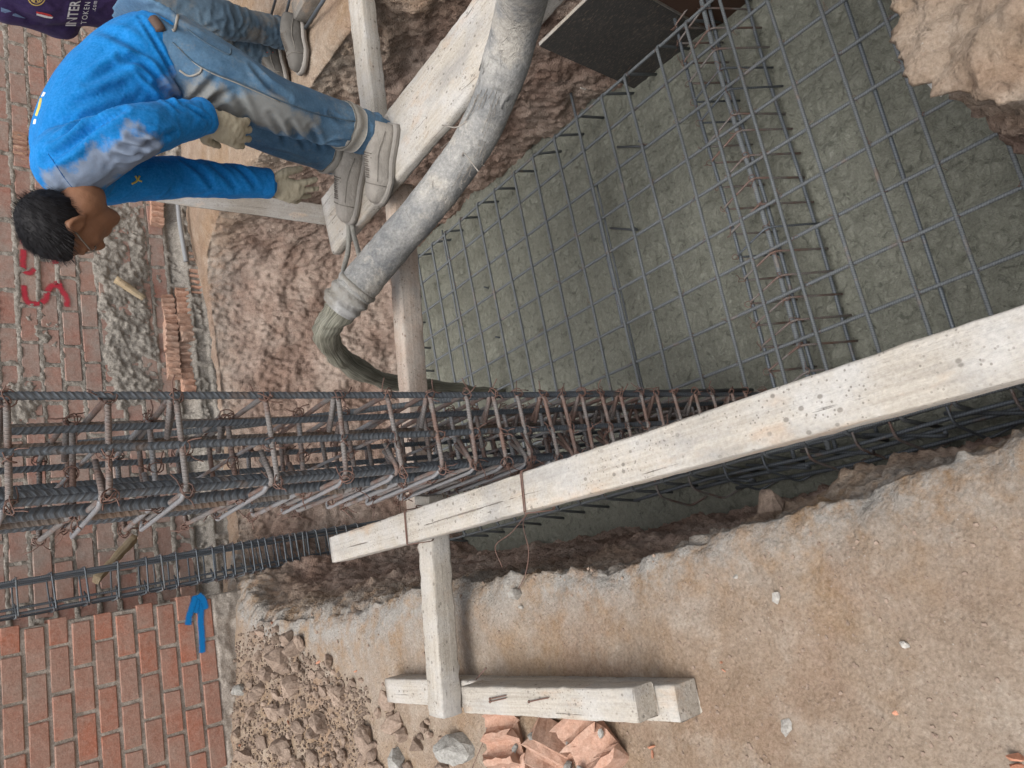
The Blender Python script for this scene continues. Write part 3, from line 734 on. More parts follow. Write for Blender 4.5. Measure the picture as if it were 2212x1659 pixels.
def small_cage():
    a0, a1, b0, b1 = .285, .462, 4.68, 4.84
    root = thing('rebar_column', 'slim dark rebar column cage beside the end of the left brick wall', 'rebar cage', ew(.39, 4.77, -1.2), TH)
    me = ribbed_mesh(3.2, .0068, .0095); me.materials.append(MAT['bar'])
    for (a, b) in ((a0, b0), (a1, b0), (a0, b1), (a1, b1), (a1 - .03, b0 + .02), (a0 + .03, b0 + .01)):
        link('vertical_bar', me, None, root, (a - .39, b - 4.77, 0), (random.uniform(-.004, .004), random.uniform(-.004, .004), random.uniform(0, 6)))
    zs = [1.85, 1.7, 1.54, 1.38, 1.21, 1.047, .886, .732, .578, .432, .35, .272, .157, .067, 0, -.055, -.115, -.17, -.215, -.26, -.32, -.372, -.415, -.456, -.5, -.53, -.6, -.67, -.74, -.81, -.9]
    wires = MB(); r = random.Random(8)
    for z in zs:
        o_ = .01; cs = [(a0 - o_, b0 - o_), (a1 + o_, b0 - o_), (a1 + o_, b1 + o_), (a0 - o_, b1 + o_), (a0 - o_, b0 - o_)]
        tl = r.uniform(-.06, .06); P = [ew(a, b, z + tl * (a - .39)) for a, b in cs]; P[-1] += np.array([0, 0, .009])
        mb = MB(); mb.tube(fillet([ew(a0 + .05, b0 + .05, z)] + P + [ew(a0 + .06, b0 + .03, z + .01)], .016, 3), .0050, 6); mb.build('stirrup', MAT['bar'] if r.random() < .6 else MAT['bar_dusty'], root)
        for (a, b) in cs[:4]: wire_knot(wires, ew(a, b, z), .010, r.random(), .9)
    wires.build('tie_wires', MAT['wire'], root, kind='stuff')
    root.rotation_euler = (0, -.026, TH)
small_cage()

# top mesh of the footing: fitted plane, 20 cm spacing
MTH, MTI, MTJ = .297, -.049, -.007
M0 = np.array([1.566, 2.571, -1.319])
ME1 = np.array([math.cos(MTH) * math.cos(MTJ), math.sin(MTH) * math.cos(MTJ), math.sin(MTJ)])
ME2 = np.array([-math.sin(MTH) * math.cos(MTI), math.cos(MTH) * math.cos(MTI), math.sin(MTI)])
def mp(i, j, dz=0.0): return M0 + .2 * i * ME2 - .2 * j * ME1 + np.array([0, 0, dz])
def footing_mesh():
    root = thing('rebar_mesh', 'square grid mat of grey rebar lying just above the wet concrete', 'rebar mat', mp(2, 5, -.2), TH)
    r = random.Random(4); ties = MB(); rr = .0080
    for i in range(-9, 13):
        jit = r.uniform(-.012, .012) / .2; skew = r.uniform(-.02, .02) / .2; sg = r.uniform(-.012, .0)
        P = [mp(i + jit + skew * (j / 10 - .5), j, rr + .001 + sg * math.sin(math.pi * (j + .1) / 10.2) + .004 * noise.noise(Vector((i * 3.1, j * .5, 0)))) for j in np.linspace(-.06, 10.1, 16)]
        ln = r.uniform(.24, .32); k0 = P[0] + ME1 * .05 + np.array([0, 0, -ln]) - ME2 * r.uniform(.0, .06); k1 = P[-1] - ME1 * .05 + np.array([0, 0, -ln]) - ME2 * r.uniform(0, .08)
        pts = np.vstack([fillet([k0, P[0], P[1]], .035, 5)[:-1], P[1:-1], fillet([P[-2], P[-1], k1], .035, 5)[1:]])
        mb = MB(); mb.tube(pts, rr, 8); mb.build('transverse_bar', MAT['bar_dusty'], root)
    for j in range(0, 11):
        jit = r.uniform(-.012, .012) / .2; skew = r.uniform(-.02, .02) / .2
        P = [mp(i, j + jit + skew * (i / 20), -rr + .003 * noise.noise(Vector((j * 5.1, i * .4, 3)))) for i in np.linspace(-9.1, 12.15, 28)]
        ln = r.uniform(.22, .28); k1 = P[-1] + ME2 * .03 + np.array([0, 0, -ln])
        pts = np.vstack([P[:-1], fillet([P[-2], P[-1], k1], .035, 5)[1:]])
        mb = MB(); mb.tube(pts, rr, 8); mb.build('longitudinal_bar', MAT['bar_dusty'], root)
    for i in range(-9, 13):
        for j in range(0, 11):
            wire_knot(ties, mp(i, j), .010, i * 31 + j, .9)
            if (i * 7 + j * 3) % 5 == 0:
                p = mp(i, j); q = p + np.array([r.uniform(-.05, .05), r.uniform(-.05, .05), r.uniform(-.01, .02)]); ties.tube(np.array([p, (p + q) / 2 + np.array([0, 0, .01]), q]), .001, 3)
    ties.build('tie_wires', MAT['wire'], root, kind='stuff')
    for (i, j0, j1, rad) in ((-5.36, -.4, 9.3, .0085), (2.12, -1.1, 6.0, .008), (9.4, -.3, 8.5, .006), (1.95, 2.0, 9.0, .0055)):
        mb = MB(); mb.tube(np.array([mp(i + .05 * (q - j0) / (j1 - j0), q, -.028) for q in np.linspace(j0, j1, 14)]), rad, 8); mb.build('loose_bar', MAT['bar'] if rad > .007 else MAT['bar_dusty'], root)
    mb = MB(); mb.tube(fillet([mp(-5.3, -.9, .02), mp(-5.2, .55, -.02), mp(-5.9, 1.6, -.14), mp(-6.3, 2.2, -.19)], .06), .0085, 8); mb.build('bent_bar', MAT['bar_rust'], root)
    # hooks sticking out of the concrete at the far bars
    for (i, j) in ((1.6, .9), (2.5, 2.9), (9.2, 1.8), (9.1, 3.6)):
        mb = MB(); mb.tube(fillet([mp(i, j, -.19), mp(i - .9, j + .5, -.20), mp(i - 1.0, j + .5, -.12)], .02), .0055, 7); mb.build('bar_hook', MAT['bar'], root)
footing_mesh()

def beam_cage():
    root = thing('rebar_beam', 'rusty rebar tie-beam cage crossing under the mesh of the footing', 'rebar cage', mp(-2, 5, -.25), TH)
    for (i, dz, rad, m_) in ((-1.62, -.03, .0085, 'bar'), (-2.42, -.03, .0115, 'bar_dusty'), (-2.50, -.055, .009, 'bar'), (-3.05, -.205, .0085, 'bar')):
        mb = MB(); mb.tube(np.array([mp(i + .02 * math.sin(q), q, dz + .008 * math.sin(q * .7)) for q in np.linspace(-.7, 10.3, 24)]), rad, 8); mb.build('longitudinal_bar', MAT[m_], root)
    r = random.Random(12); ties = MB(); j = -.2
    while j < 9.6:
        a = mp(-1.62 + .05, j, -.015); c = mp(-2.42 - .06, j - .28, -.012); d = mp(-3.15 + r.uniform(-.08, .08), j - .18, -.235); a2 = mp(-2.15, j + .05, -.225)
        mb = MB(); mb.tube(fillet([a2, a, c, d], .028, 4), .0050, 7); mb.build('stirrup', MAT['bar_rust'] if r.random() < .75 else MAT['bar'], root)
        for q in (a, c): wire_knot(ties, q, .013, r.random(), 1.1)
        j += r.choice((.42, .55, .5, .62))
    ties.build('tie_wires', MAT['wire'], root, kind='stuff')
beam_cage()
def edge_cage():
    root = thing('rebar_beam', 'dark rebar bundle with hooked ends half hidden under the long timber', 'rebar cage', mp(-2, 10.3, -.25), TH)
    for (j, dz, rad, i1) in ((10.05, -.03, .0095, 4.0), (10.30, -.05, .0085, 3.2), (10.42, -.12, .0095, 1.5), (10.62, -.17, .0085, 0.5), (9.1, -.035, .010, 4.5)):
        mb = MB(); mb.tube(np.array([mp(q, j + .04 * math.sin(q + j), dz + .008 * math.sin(q * .9 + j)) for q in np.linspace(-9.3, i1, 22)]), rad, 8); mb.build('longitudinal_bar', MAT['bar'], root)
    r = random.Random(17); q = -7.6
    while q < 3:
        a = mp(q, 9.05, -.012); b_ = mp(q - .1, 10.40, -.015); c = mp(q - .25, 10.75, -.20); d = mp(q - .75, 10.6, -.215)
        mb = MB(); mb.tube(fillet([a, b_, c, d], .03, 4), .0056, 7); mb.build('stirrup', MAT['bar_rust'] if r.random() < .5 else MAT['bar'], root); q += r.choice((.75, .9, 1.05))
    for q in (-6.5, -5.2, -3.6, -2.2, -.8, .6):
        mb = MB(); mb.tube(fillet([mp(q + .6, 10.15, -.10), mp(q - .9, 10.55, -.11), mp(q - 1.05, 10.5, -.03)], .03), .0075, 8); mb.build('hooked_bar', MAT['bar'], root)
edge_cage()
# tie wires holding the long timber
def lumber_ties():
    o_ = MB()
    for (dx, dy0, dy1, lab) in ((1165, 995, 1105, 0), (890, 1105, 1180, 1)):
        t = (at(dx, (dy0 + dy1) / 2, Z=.28) - LA) @ ld; c = LA + ld * t; c2 = np.cross(ld, [0, 0, 1.]); c2 /= np.linalg.norm(c2)
        mb = MB(); P = [c + c2 * a + np.array([0, 0, b]) + ld * e_ for a, b, e_ in ((.054, .004, -.01), (-.054, .004, .006), (-.056, -.09, .01), (.056, -.09, .0), (.054, .004, -.008))]
        if lab == 0: P = [at(1128, 938, Y=1.79), (at(1150, 975, Y=1.70))] + P
        for q in (-.0022, .0022): mb.tube(fillet([p + ld * q * 1.4 for p in P], .01, 3), .0016, 5)
        for q in range(3):
            a = c - c2 * .056 + np.array([0, 0, -.05]); b = a + np.array([random.uniform(-.05, .02), random.uniform(-.04, .04), random.uniform(-.06, .03)]); mb.tube(fillet([a, (a + b) / 2 + np.array([.01, .0, .02]), b], .01), .0014, 4)
        tag(mb.build('tie_wire', MAT['wire']), ('rusty tie wire lashing the long timber to the rebar column', 'dark tie wire round the far end of the long timber')[lab], 'wire')
    mb = MB(); mb.tube(catmull([at(1150, 1095, Z=.2), at(1105, 1150, Z=.10), at(1070, 1180, Z=.05), at(1085, 1225, Z=.02)], 6), .0016, 5)
    mb.tube(catmull([at(1150, 1095, Z=.2), at(1130, 1130, Z=.12), at(1142, 1190, Z=.06), at(1135, 1240, Z=.03), at(1120, 1272, Z=.015)], 6), .0016, 5)
    tag(mb.build('wire_tail', MAT['wire']), 'loose rusty wire ends hanging from the long timber over the left bank', 'wire')
lumber_ties()

# ------------------------------------------------------------------ pump hose, rope, concrete stream
def hose():
    n = NB('hose_rubber', .8, 0, .25); p = n.pos(); a = n.noise(6, 5, .7, p); f = n.noise(50, 4, .7, p)
    c = n.mix(n.ramp(a, .35, .62), (.20, .205, .207), (.36, .35, .325)); c = n.mix(n.ramp(n.noise(14, 4, .7, p), .55, .75, 0, .7), c, (.14, .145, .15))
    c = n.mix(n.ramp(n.voro(38, p), .04, .13, .5, 0), c, (.18, .16, .14))
    wrk = n.noise(9, 6, .75, n.scale(p, (1, 1, 1)), .8); c = n.mix(n.ramp(wrk, .66, .70, 0, .45), c, (.12, .12, .12))
    c = n.mix(n.ramp(n.noise(4.5, 6, .75, p), .52, .60, 0, .65), c, (.40, .37, .32)); c = grain(n, c, p, 100, .78, 1.18); n.color(c); n.bump(n.math('ADD', f, n.math('MULTIPLY', n.ramp(wrk, .60, .70), -.7)), .006, .8); MAT['hose'] = n.m
    n = NB('slurry_crust', .95, 0, .2); p = n.pos(); f = n.noise(60, 5, .75, p); c = n.mix(n.ramp(n.noise(7, 4, .6, p), .4, .6), (.58, .58, .57), (.36, .335, .29)); n.color(n.mix(n.ramp(f, .3, .7, 0, .5), c, (.25, .24, .22))); n.bump(f, .014, 1); MAT['crust'] = n.m
    ctrl = [at(1165, -190, Y=1.30), at(1128, 0, Y=1.72), at(1088, 150, Y=1.92), at(1035, 285, Y=2.10), at(958, 400, Y=2.27), at(872, 502, Y=2.42), at(800, 586, Y=2.52), at(762, 632, Y=2.565)]
    P = catmull(ctrl, 14); n_ = len(P); up_end = P[0] + (P[0] - P[2]) / np.linalg.norm(P[0] - P[2]) * 1.3
    R = np.array([.072 + .0025 * noise.noise(Vector((i * .13, 0, 0))) + .002 * noise.noise(Vector((i * .5, 3, 0))) for i in range(n_)])
    root = thing('pump_hose', 'thick grey rubber concrete hose pouring into the pit', 'hose', P[n_ // 2] - np.array([0, 0, .07]))
    V, F, U = tube(P, R, 40)
    for i in range(len(V)):
        q = Vector(V[i]); V[i] += (V[i] - P[min(n_ - 1, i // 40)]) * (.05 * noise.fractal(q * 7, .9, 2, 3) + .02 * noise.noise(q * 40))
    mk('rubber_tube', V, F, MAT['hose'], root, U)
    ext = MB(); ext.tube(np.array([P[1], P[0] * .5 + up_end * .5, up_end]), .0715, 40); ext.build('upper_tube', MAT['hose'], root)
    # outer torn sleeve near the upper end
    a, b = 0, int(n_ * .36); V, F, U = tube(P[a:b], R[a:b] + .004, 40, cap=False)
    V = V.reshape(b - a, 40, 3)
    for k in range(40):
        cut = b - a - 1 - int(5 + 5 * noise.noise(Vector((k * .35, 0, 2))) + 3 * math.sin(k * .3))
        for i in range(cut, b - a): V[i, k] = V[min(cut, b - a - 1), k] * .6 + V[i, k] * 0 + P[a + min(cut, b - a - 1)] * .4 if i > cut else V[i, k]
    V = V.reshape(-1, 3)
    mk('torn_sleeve', V, F, MAT['hose'], root, U)
    # frayed reinforcement threads
    simple('thread', (.34, .31, .27), .9, 0, .2, 50, 0); mb = MB(); r = random.Random(5)
    for (ic, ka, nn, ln) in ((int(n_ * .33), .9, 16, .07), (int(n_ * .33), .3, 8, .09), (int(n_ * .42), 1.3, 10, .05), (int(n_ * .50), 1.25, 12, .06)):
        for _ in range(nn):
            c = P[ic]; T = P[ic + 1] - P[ic]; T /= np.linalg.norm(T); s_ = np.cross(T, [0, 0, 1.]); s_ /= np.linalg.norm(s_); u_ = np.cross(s_, T)
            an = ka + r.uniform(-.35, .35); d = math.cos(an) * u_ - math.sin(an) * s_ * (1 if r.random() < .8 else -1)
            p0 = c + d * .074 + T * r.uniform(-.04, .04); p1 = p0 + T * ln * r.uniform(.3, 1) + d * r.uniform(.002, .02); p2 = p1 + T * ln * r.uniform(-.3, .6) + d * r.uniform(-.01, .02) + s_ * r.uniform(-.02, .02)
            mb.tube(catmull([p0, p1, p2], 4), .0009, 3)
    for (p0, p1, p2) in ((at(1008, 262, Z=.28), at(985, 275, Z=.26), at(945, 268, Z=.24)), (at(1033, 370, Z=.1), at(1000, 330, Z=.06), at(1000, 390, Z=-.02)), (at(1255, 190, Z=.2),) * 3):
        mb.tube(catmull([p0, p1, p2 + np.array([.001, .001, -.02])], 5), .0022, 4)
    mb.build('frayed_threads', MAT['thread'], root, kind='stuff')
    # crusted end collar
    C = catmull([at(775, 616, Y=2.55), at(752, 643, Y=2.58), at(732, 668, Y=2.61)], 12); rr = np.array([.074 + .004 * math.sin(i * .8) for i in range(len(C))]); rr[-3:] *= (.97, .93, .88)
    V, F, U = tube(C, rr, 36)
    for i in range(len(V)): V[i] += (V[i] - C[min(len(C) - 1, i // 36)]) * (.10 * noise.fractal(Vector(V[i]) * 14, .8, 2, 4) + .02)
    mk('crusted_collar', V, F, MAT['crust'], root, U)
    # rope
    simple('rope', (.30, .29, .26), .95, 0, .3, 60, .004)
    rp = MB(); rp.tube(catmull([at(728, 378, Z=.085), at(737, 430, Z=.085), at(752, 480, Z=.085), at(752, 540, Z=.09), at(742, 585, Z=.13), at(752, 600, Z=.2), at(770, 590, Z=.24)], 8), .0105, 10)
    rp.tube(catmull([at(752, 430, Z=.085), at(758, 470, Z=.085), at(764, 505, Z=.082), at(772, 535, Z=.12), at(778, 556, Z=.2), at(790, 575, Z=.22)], 8), .0105, 10)
    tag(rp.build('rope', MAT['rope']), 'cement-coated grey rope looped from the plank to the hose end', 'rope')
    # stream
    n = NB('pouring_concrete', .45, 0, .5); uv = n.tc.outputs['UV']; st = n.noise(2, 4, .7, n.scale(uv, (1.6, 11, 1))); c = n.mix(n.ramp(st, .38, .60), (.10, .098, .072), (.36, .35, .28)); n.color(c); n.bump(st, .012, 1); MAT['stream'] = n.m
    C = catmull([at(740, 657, Y=2.60), at(716, 690, Y=2.67), at(707, 722, Y=2.75), at(738, 772, Y=2.95), at(808, 815, Y=3.15), at(880, 832, Y=3.4), at(970, 838, Y=3.6), at(1060, 848, Y=3.75), at(1112, 853, Y=3.86)], 10)
    rr = np.interp(np.linspace(0, 1, len(C)), [0, .2, .4, .6, .75, .9, 1], [.058, .053, .042, .036, .036, .028, .045])
    V, F, U = tube(C, rr, 28)
    for i in range(len(V)):
        s_ = i // 28; V[i] += (V[i] - C[min(len(C) - 1, s_)]) * (.34 * noise.fractal(Vector((V[i][0] * 13, V[i][1] * 8, V[i][2] * 8)), .7, 2, 4) + (.35 * noise.noise(Vector((s_ * .16, 0, 0))) if s_ > 40 else 0))
    tag(mk('concrete_stream', V, F, MAT['stream'], None, U), 'grey-green stream of liquid concrete falling from the hose end', 'concrete')
hose()

# ------------------------------------------------------------------ people
def lump_remesh(mb, vox, smooth=4, fac=.5):
    """merge overlapping closed shapes into one continuous surface"""
    me = mesh_data('tmp', np.vstack(mb.v), mb.f); o = bpy.data.objects.new('tmp', me); COL.objects.link(o)
    md = o.modifiers.new('r', 'REMESH'); md.mode = 'VOXEL'; md.voxel_size = vox
    if smooth: sm = o.modifiers.new('s', 'SMOOTH'); sm.factor = fac; sm.iterations = smooth
    dg = bpy.context.evaluated_depsgraph_get(); out = bpy.data.meshes.new_from_object(o.evaluated_get(dg))
    bpy.data.objects.remove(o); bpy.data.meshes.remove(me)
    return out
def mesh_np(me):
    v = np.empty(len(me.vertices) * 3, np.float32); me.vertices.foreach_get('co', v); nn = np.empty(len(me.vertices) * 3, np.float32); me.vertices.foreach_get('normal', nn)
    return v.reshape(-1, 3).astype(float), nn.reshape(-1, 3).astype(float)
def creases(me, lines, amp, wd):
    """cloth folds: grooves with a raised rim along lines laid on the cloth"""
    v, nn = mesh_np(me); bv = BVHTree.FromPolygons([Vector(q) for q in v], [tuple(p.vertices) for p in me.polygons]); out = np.zeros(len(v))
    for ln in lines:
        a, w_, pts = ln[0], ln[1], catmull(np.array([(x * .4394, y * .4394) for x, y in ln[2]]), 7); P = []
        for x, y in pts:
            d = unit(at(x, y, Y=1.) - np.array([0, 0, CAMH])); h = bv.ray_cast(Vector((0, 0, CAMH)), Vector(d))
            if h[0]: P.append(np.array(h[0]))
        if len(P) < 3: continue
        P = np.array(P); D_ = np.linalg.norm(v[:, None, :] - P[None], axis=2); k = D_.argmin(1); d = D_.min(1); t = k / (len(P) - 1)
        tap = np.sin(np.pi * np.clip(t * .9 + .05, 0, 1)) ** .6
        out += amp * a * tap * (-np.exp(-(d / (wd * w_)) ** 2) + .75 * np.exp(-((d - 2.0 * wd * w_) / (wd * w_)) ** 2))
    return out
def finish(me, name, mat, root, dispf=None, attrs=None, extra=None):
    v, nn = mesh_np(me)
    if dispf is not None:
        d = np.array([dispf(q) for q in v]); v2 = v + nn * (d if extra is None else d + extra)[:, None]
    else: v2 = v
    M = np.array(wm(root).inverted()); loc = v2 @ M[:3, :3].T + M[:3, 3]
    me.vertices.foreach_set('co', loc.astype(np.float32).ravel()); me.update(); me.name = name
    me.polygons.foreach_set('use_smooth', [True] * len(me.polygons))
    for k, f in (attrs or {}).items():
        a = me.attributes.new(k, 'FLOAT', 'POINT'); a.data.foreach_set('value', np.array([f(q) for q in v], np.float32))
    return link(name, me, mat, root)
def limb(mb, pts, rad, seg=8, sides=16):
    P = catmull(np.hstack([np.array(pts), np.array(rad)[:, None]]), seg); mb.tube(P[:, :3], P[:, 3], sides, roundcap=True)
def slab(mb, rings, sides=22, seg=6):
    """rings: (centre, half vector a, half vector b)"""
    A = catmull(np.array([np.concatenate([c, a, b]) for c, a, b in rings]), seg); n = len(A); V = []; t = np.linspace(0, 2 * math.pi, sides, endpoint=False)
    ext = [(A[0], .35, -1), *[(q, 1, 0) for q in A], (A[-1], .35, 1)]
    d0 = A[0][:3] - A[1][:3]; d0 /= np.linalg.norm(d0); d1 = A[-1][:3] - A[-2][:3]; d1 /= np.linalg.norm(d1)
    for q, s_, e_ in ext:
        c = q[:3] + (d0 * .03 if e_ < 0 else d1 * .03 if e_ > 0 else 0)
        for a in t:
            ca, sa = math.cos(a), math.sin(a); ca = math.copysign(abs(ca) ** .85, ca); sa = math.copysign(abs(sa) ** .85, sa)
            V.append(c + s_ * (q[3:6] * ca + q[6:9] * sa))
    m_ = len(ext); F = [(i * sides + k, i * sides + (k + 1) % sides, (i + 1) * sides + (k + 1) % sides, (i + 1) * sides + k) for i in range(m_ - 1) for k in range(sides)]
    F += [tuple(range(sides))[::-1], tuple((m_ - 1) * sides + k for k in range(sides))]; mb.add(np.array(V), F)
def ellipsoid(mb, c, ax, n=14):
    V = []; F = []
    for i in range(n + 1):
        th_ = math.pi * (i + .02) / (n + .04)
        for k in range(2 * n):
            ph = math.pi * k / n; V.append(np.asarray(c) + ax[0] * math.sin(th_) * math.cos(ph) + ax[1] * math.sin(th_) * math.sin(ph) + ax[2] * math.cos(th_))
    s_ = 2 * n; F = [(i * s_ + k, (i + 1) * s_ + k, (i + 1) * s_ + (k + 1) % s_, i * s_ + (k + 1) % s_) for i in range(n) for k in range(s_)]
    F += [tuple(range(s_)), tuple(n * s_ + k for k in range(s_))[::-1]]; mb.add(np.array(V), F)
def unit(v): v = np.asarray(v, float); return v / np.linalg.norm(v)

def shoe(root, heel, toe, mat_u, mat_s, up=np.array([0, 0, 1.]), side=1, L=.285, lace=True, accent=None):
    heel = np.asarray(heel, float); d = unit(np.asarray(toe) - heel); d[2] = 0; d = unit(d); s_ = np.cross(up, d)
    def wdt(x): return float(np.interp(x, [0, .06, .2, .45, .68, .85, .95, 1], [.020, .034, .038, .037, .050, .046, .033, .014]))
    def ctr(x): return float(np.interp(x, [0, .4, .7, 1], [0, .002, .010, -.002])) * side
    def hgt(x): return float(np.interp(x, [0, .1, .3, .42, .6, .8, .93, 1], [.080, .090, .098, .094, .080, .064, .055, .036]))
    nx, nt = 22, 9
    def shell(z0, tf, grow):
        V = []
        for i in range(nx + 1):
            x = i / nx
            for k in range(2 * nt + 1):
                a = math.pi * k / (2 * nt); c, s2 = math.cos(a), math.sin(a)
                y = (wdt(x) + grow) * math.copysign(abs(c) ** .55, c) + ctr(x); z = z0 + tf(x) * abs(s2) ** .75
                wr = .0025 * noise.fractal(Vector((x * 9, y * 60, z * 60)), .9, 2, 3)
                V.append(heel + d * (x * L) + s_ * (y + (wr if abs(c) > .2 else 0)) + up * (z + wr))
        m_ = 2 * nt + 1; F = [(i * m_ + k, i * m_ + k + 1, (i + 1) * m_ + k + 1, (i + 1) * m_ + k) for i in range(nx) for k in range(m_ - 1)]
        F += [(i * m_ + m_ - 1, i * m_, (i + 1) * m_, (i + 1) * m_ + m_ - 1) for i in range(nx)]; F += [tuple(range(m_))[::-1], tuple(nx * m_ + k for k in range(m_))]
        return V, F
    V, F = shell(.016, hgt, .0); o = mk('shoe', V, F, mat_u, root)
    # sole: outline prism with a lip
    V = []; m_ = 0; ring = [(x, 1) for x in np.linspace(0, 1, 20)] + [(x, -1) for x in np.linspace(1, 0, 20)]
    for z, g in ((0.0, .004), (.012, .008), (.024, .007), (.027, .001)):
        for x, sg in ring: V.append(heel + d * (x * (L + .014) - .007) + s_ * (sg * (wdt(x) + g) + ctr(x)) + up * (z + .004 * x ** 6))
    n = len(ring); F = [(i * n + k, i * n + (k + 1) % n, (i + 1) * n + (k + 1) % n, (i + 1) * n + k) for i in range(3) for k in range(n)] + [tuple(range(n))[::-1], tuple(3 * n + k for k in range(n))]
    mk('sole', V, F, mat_s, o)
    def surf(x, a, off=.0012):
        c, s2 = math.cos(a), math.sin(a); y = wdt(x) * math.copysign(abs(c) ** .55, c) + ctr(x); z = .016 + hgt(x) * abs(s2) ** .75
        return heel + d * (x * L) + s_ * (y + off * c) + up * (z + off * s2 + .001)
    for pts in ([(.76, a) for a in np.linspace(.10, math.pi - .10, 12)], [(x, .45 + .5 * (x - .2)) for x in np.linspace(.10, .72, 10)], [(x, math.pi - .45 - .5 * (x - .2)) for x in np.linspace(.10, .72, 10)]):
        mb = MB(); mb.tube(np.array([surf(x, a) for x, a in pts]), .0016, 5); mb.build('seam', MAT['shoe_seam'], o)
    mb = MB()
    for sg in (1, -1): mb.tube(np.array([heel + d * (x * (L + .012) - .006) + s_ * (sg * (wdt(x) + .0085) + ctr(x)) + up * .017 for x in np.linspace(.03, .97, 22)]), .0018, 4)
    mb.build('welt_groove', MAT['shoe_seam'], o)
    if lace:
        mb = MB()
        for q in range(6):
            x = .40 + q * .052; z = .016 + hgt(x) + .002
            mb.tube(catmull([heel + d * x * L + s_ * (ctr(x) + y) + up * (z - abs(y) * abs(y) * 18) for y in (-.026, -.012, .0, .012, .026)], 4), .0024, 5)
            mb.tube(catmull([heel + d * (x + .03) * L + s_ * (ctr(x) + y) + up * (.016 + hgt(x + .03 * (y + .026) / .05) + .003 - y * y * 18) for y in (-.022, 0, .022)], 4), .002, 5)
        mb.build('laces', MAT['lace'], o)
    if accent is not None:
        mb = MB(); mb.tube(catmull([heel + d * x * L + s_ * ((wdt(x) - .002) * side * -1 + ctr(x)) + up * z for x, z in ((.30, .05), (.33, .075), (.36, .098))], 4), .0025, 5); mb.build('heel_stripe', accent, o)
    return o
def hand(wrist, tipdir, palm_n, sideway, curl, mat, root, name, sz=1.0, spread=.10):
    """gloved hand: palm, four fingers of unequal length bent at the knuckles, thumb off the side of the palm"""
    d = unit(tipdir); nrm = unit(np.asarray(palm_n) - d * (np.asarray(palm_n) @ d)); s_ = np.cross(nrm, d) * sideway; w_ = np.asarray(wrist, float); mb = MB()
    k = sz
    slab(mb, [(w_ - d * .03 * k, s_ * .032 * k, nrm * .024 * k), (w_ + d * .015 * k, s_ * .034 * k, nrm * .021 * k), (w_ + d * .06 * k, s_ * .043 * k, nrm * .019 * k), (w_ + d * .095 * k, s_ * .042 * k, nrm * .016 * k)], 16, 4)
    for f, (off, ln, cu) in enumerate(((.032, .072, curl[0]), (.011, .080, curl[1]), (-.011, .075, curl[2]), (-.031, .060, curl[3]))):
        p = w_ + d * (.088 - .004 * abs(f - 1)) * k + s_ * off * k; dirv = unit(d + s_ * spread * off / .03); P = [p - dirv * .02 * k, p]; ang = 0
        for sgm, fr in enumerate((.45, .32, .23)):
            ang += cu * (1.0, 1.15, .8)[sgm]; dv = dirv * math.cos(ang) + nrm * math.sin(ang); P.append(P[-1] + dv * ln * fr * k)
        limb(mb, P, [.0115 * k, .0112 * k, .0105 * k, .0095 * k, .0085 * k], 4, 10)
    p = w_ + d * .025 * k + s_ * .036 * k; t1 = unit(d * .75 + s_ * .75 + nrm * .35); t2 = unit(d * .95 + s_ * .25 + nrm * .5)
    limb(mb, [p - t1 * .015 * k, p + t1 * .03 * k, p + t1 * .03 * k + t2 * .03 * k, p + t1 * .03 * k + t2 * .055 * k], [.016 * k, .014 * k, .012 * k, .009 * k], 4, 10)
    me = lump_remesh(mb, .0042 * k, 2); return finish(me, name, mat, root, lambda q: .0035 * noise.fractal(Vector((q[0] * 30, q[1] * 30, q[2] * 70)), .8, 2, 3))
def head(mb, c, up, fw, lf, s=1.0):
    up, fw, lf = unit(up), unit(fw), unit(lf); c = np.asarray(c, float)
    def P(f, l, u): return c + fw * f * s + lf * l * s + up * u * s
    ellipsoid(mb, P(-.012, 0, .035), (fw * .098 * s, lf * .077 * s, up * .086 * s))           # cranium
    ellipsoid(mb, P(.03, 0, -.01), (fw * .066 * s, lf * .066 * s, up * .085 * s))              # face
    slab(mb, [(P(-.005, 0, -.035), lf * .060 * s, fw * .060 * s), (P(.018, 0, -.075), lf * .052 * s, fw * .058 * s), (P(.040, 0, -.105), lf * .034 * s, fw * .040 * s)], 18, 4)   # jaw and chin
    limb(mb, [P(.084, 0, .015), P(.100, 0, -.018), P(.104, 0, -.034)], [.008 * s, .012 * s, .013 * s], 4, 10)     # nose
    ellipsoid(mb, P(.092, .014, -.036), (fw * .012 * s, lf * .008 * s, up * .008 * s), 6); ellipsoid(mb, P(.092, -.014, -.036), (fw * .012 * s, lf * .008 * s, up * .008 * s), 6)
    limb(mb, [P(.070, .030, -.066), P(.086, 0, -.062), P(.070, -.030, -.066)], [.006 * s, .008 * s, .006 * s], 4, 8)   # lips
    limb(mb, [P(.068, .028, -.078), P(.083, 0, -.076), P(.068, -.028, -.078)], [.006 * s, .009 * s, .006 * s], 4, 8)
    limb(mb, [P(.072, .045, .020), P(.086, .02, .026), P(.086, -.02, .026), P(.072, -.045, .020)], [.008 * s] * 4, 4, 8)  # brow
    for sg in (1, -1):
        ellipsoid(mb, P(.060, sg * .040, -.020), (fw * .022 * s, lf * .022 * s, up * .02 * s), 8)                        # cheek
        V, F, U = tube(catmull([P(-.008, sg * .070, -.030), P(-.020, sg * .083, -.005), P(-.022, sg * .086, .018), P(-.004, sg * .082, .028), P(.008, sg * .074, .012), P(.004, sg * .070, -.015)], 4), .0075 * s, 8); mb.add(V, F)
        ellipsoid(mb, P(-.006, sg * .072, .002), (fw * .016 * s, lf * .008 * s, up * .026 * s), 6)
    return P
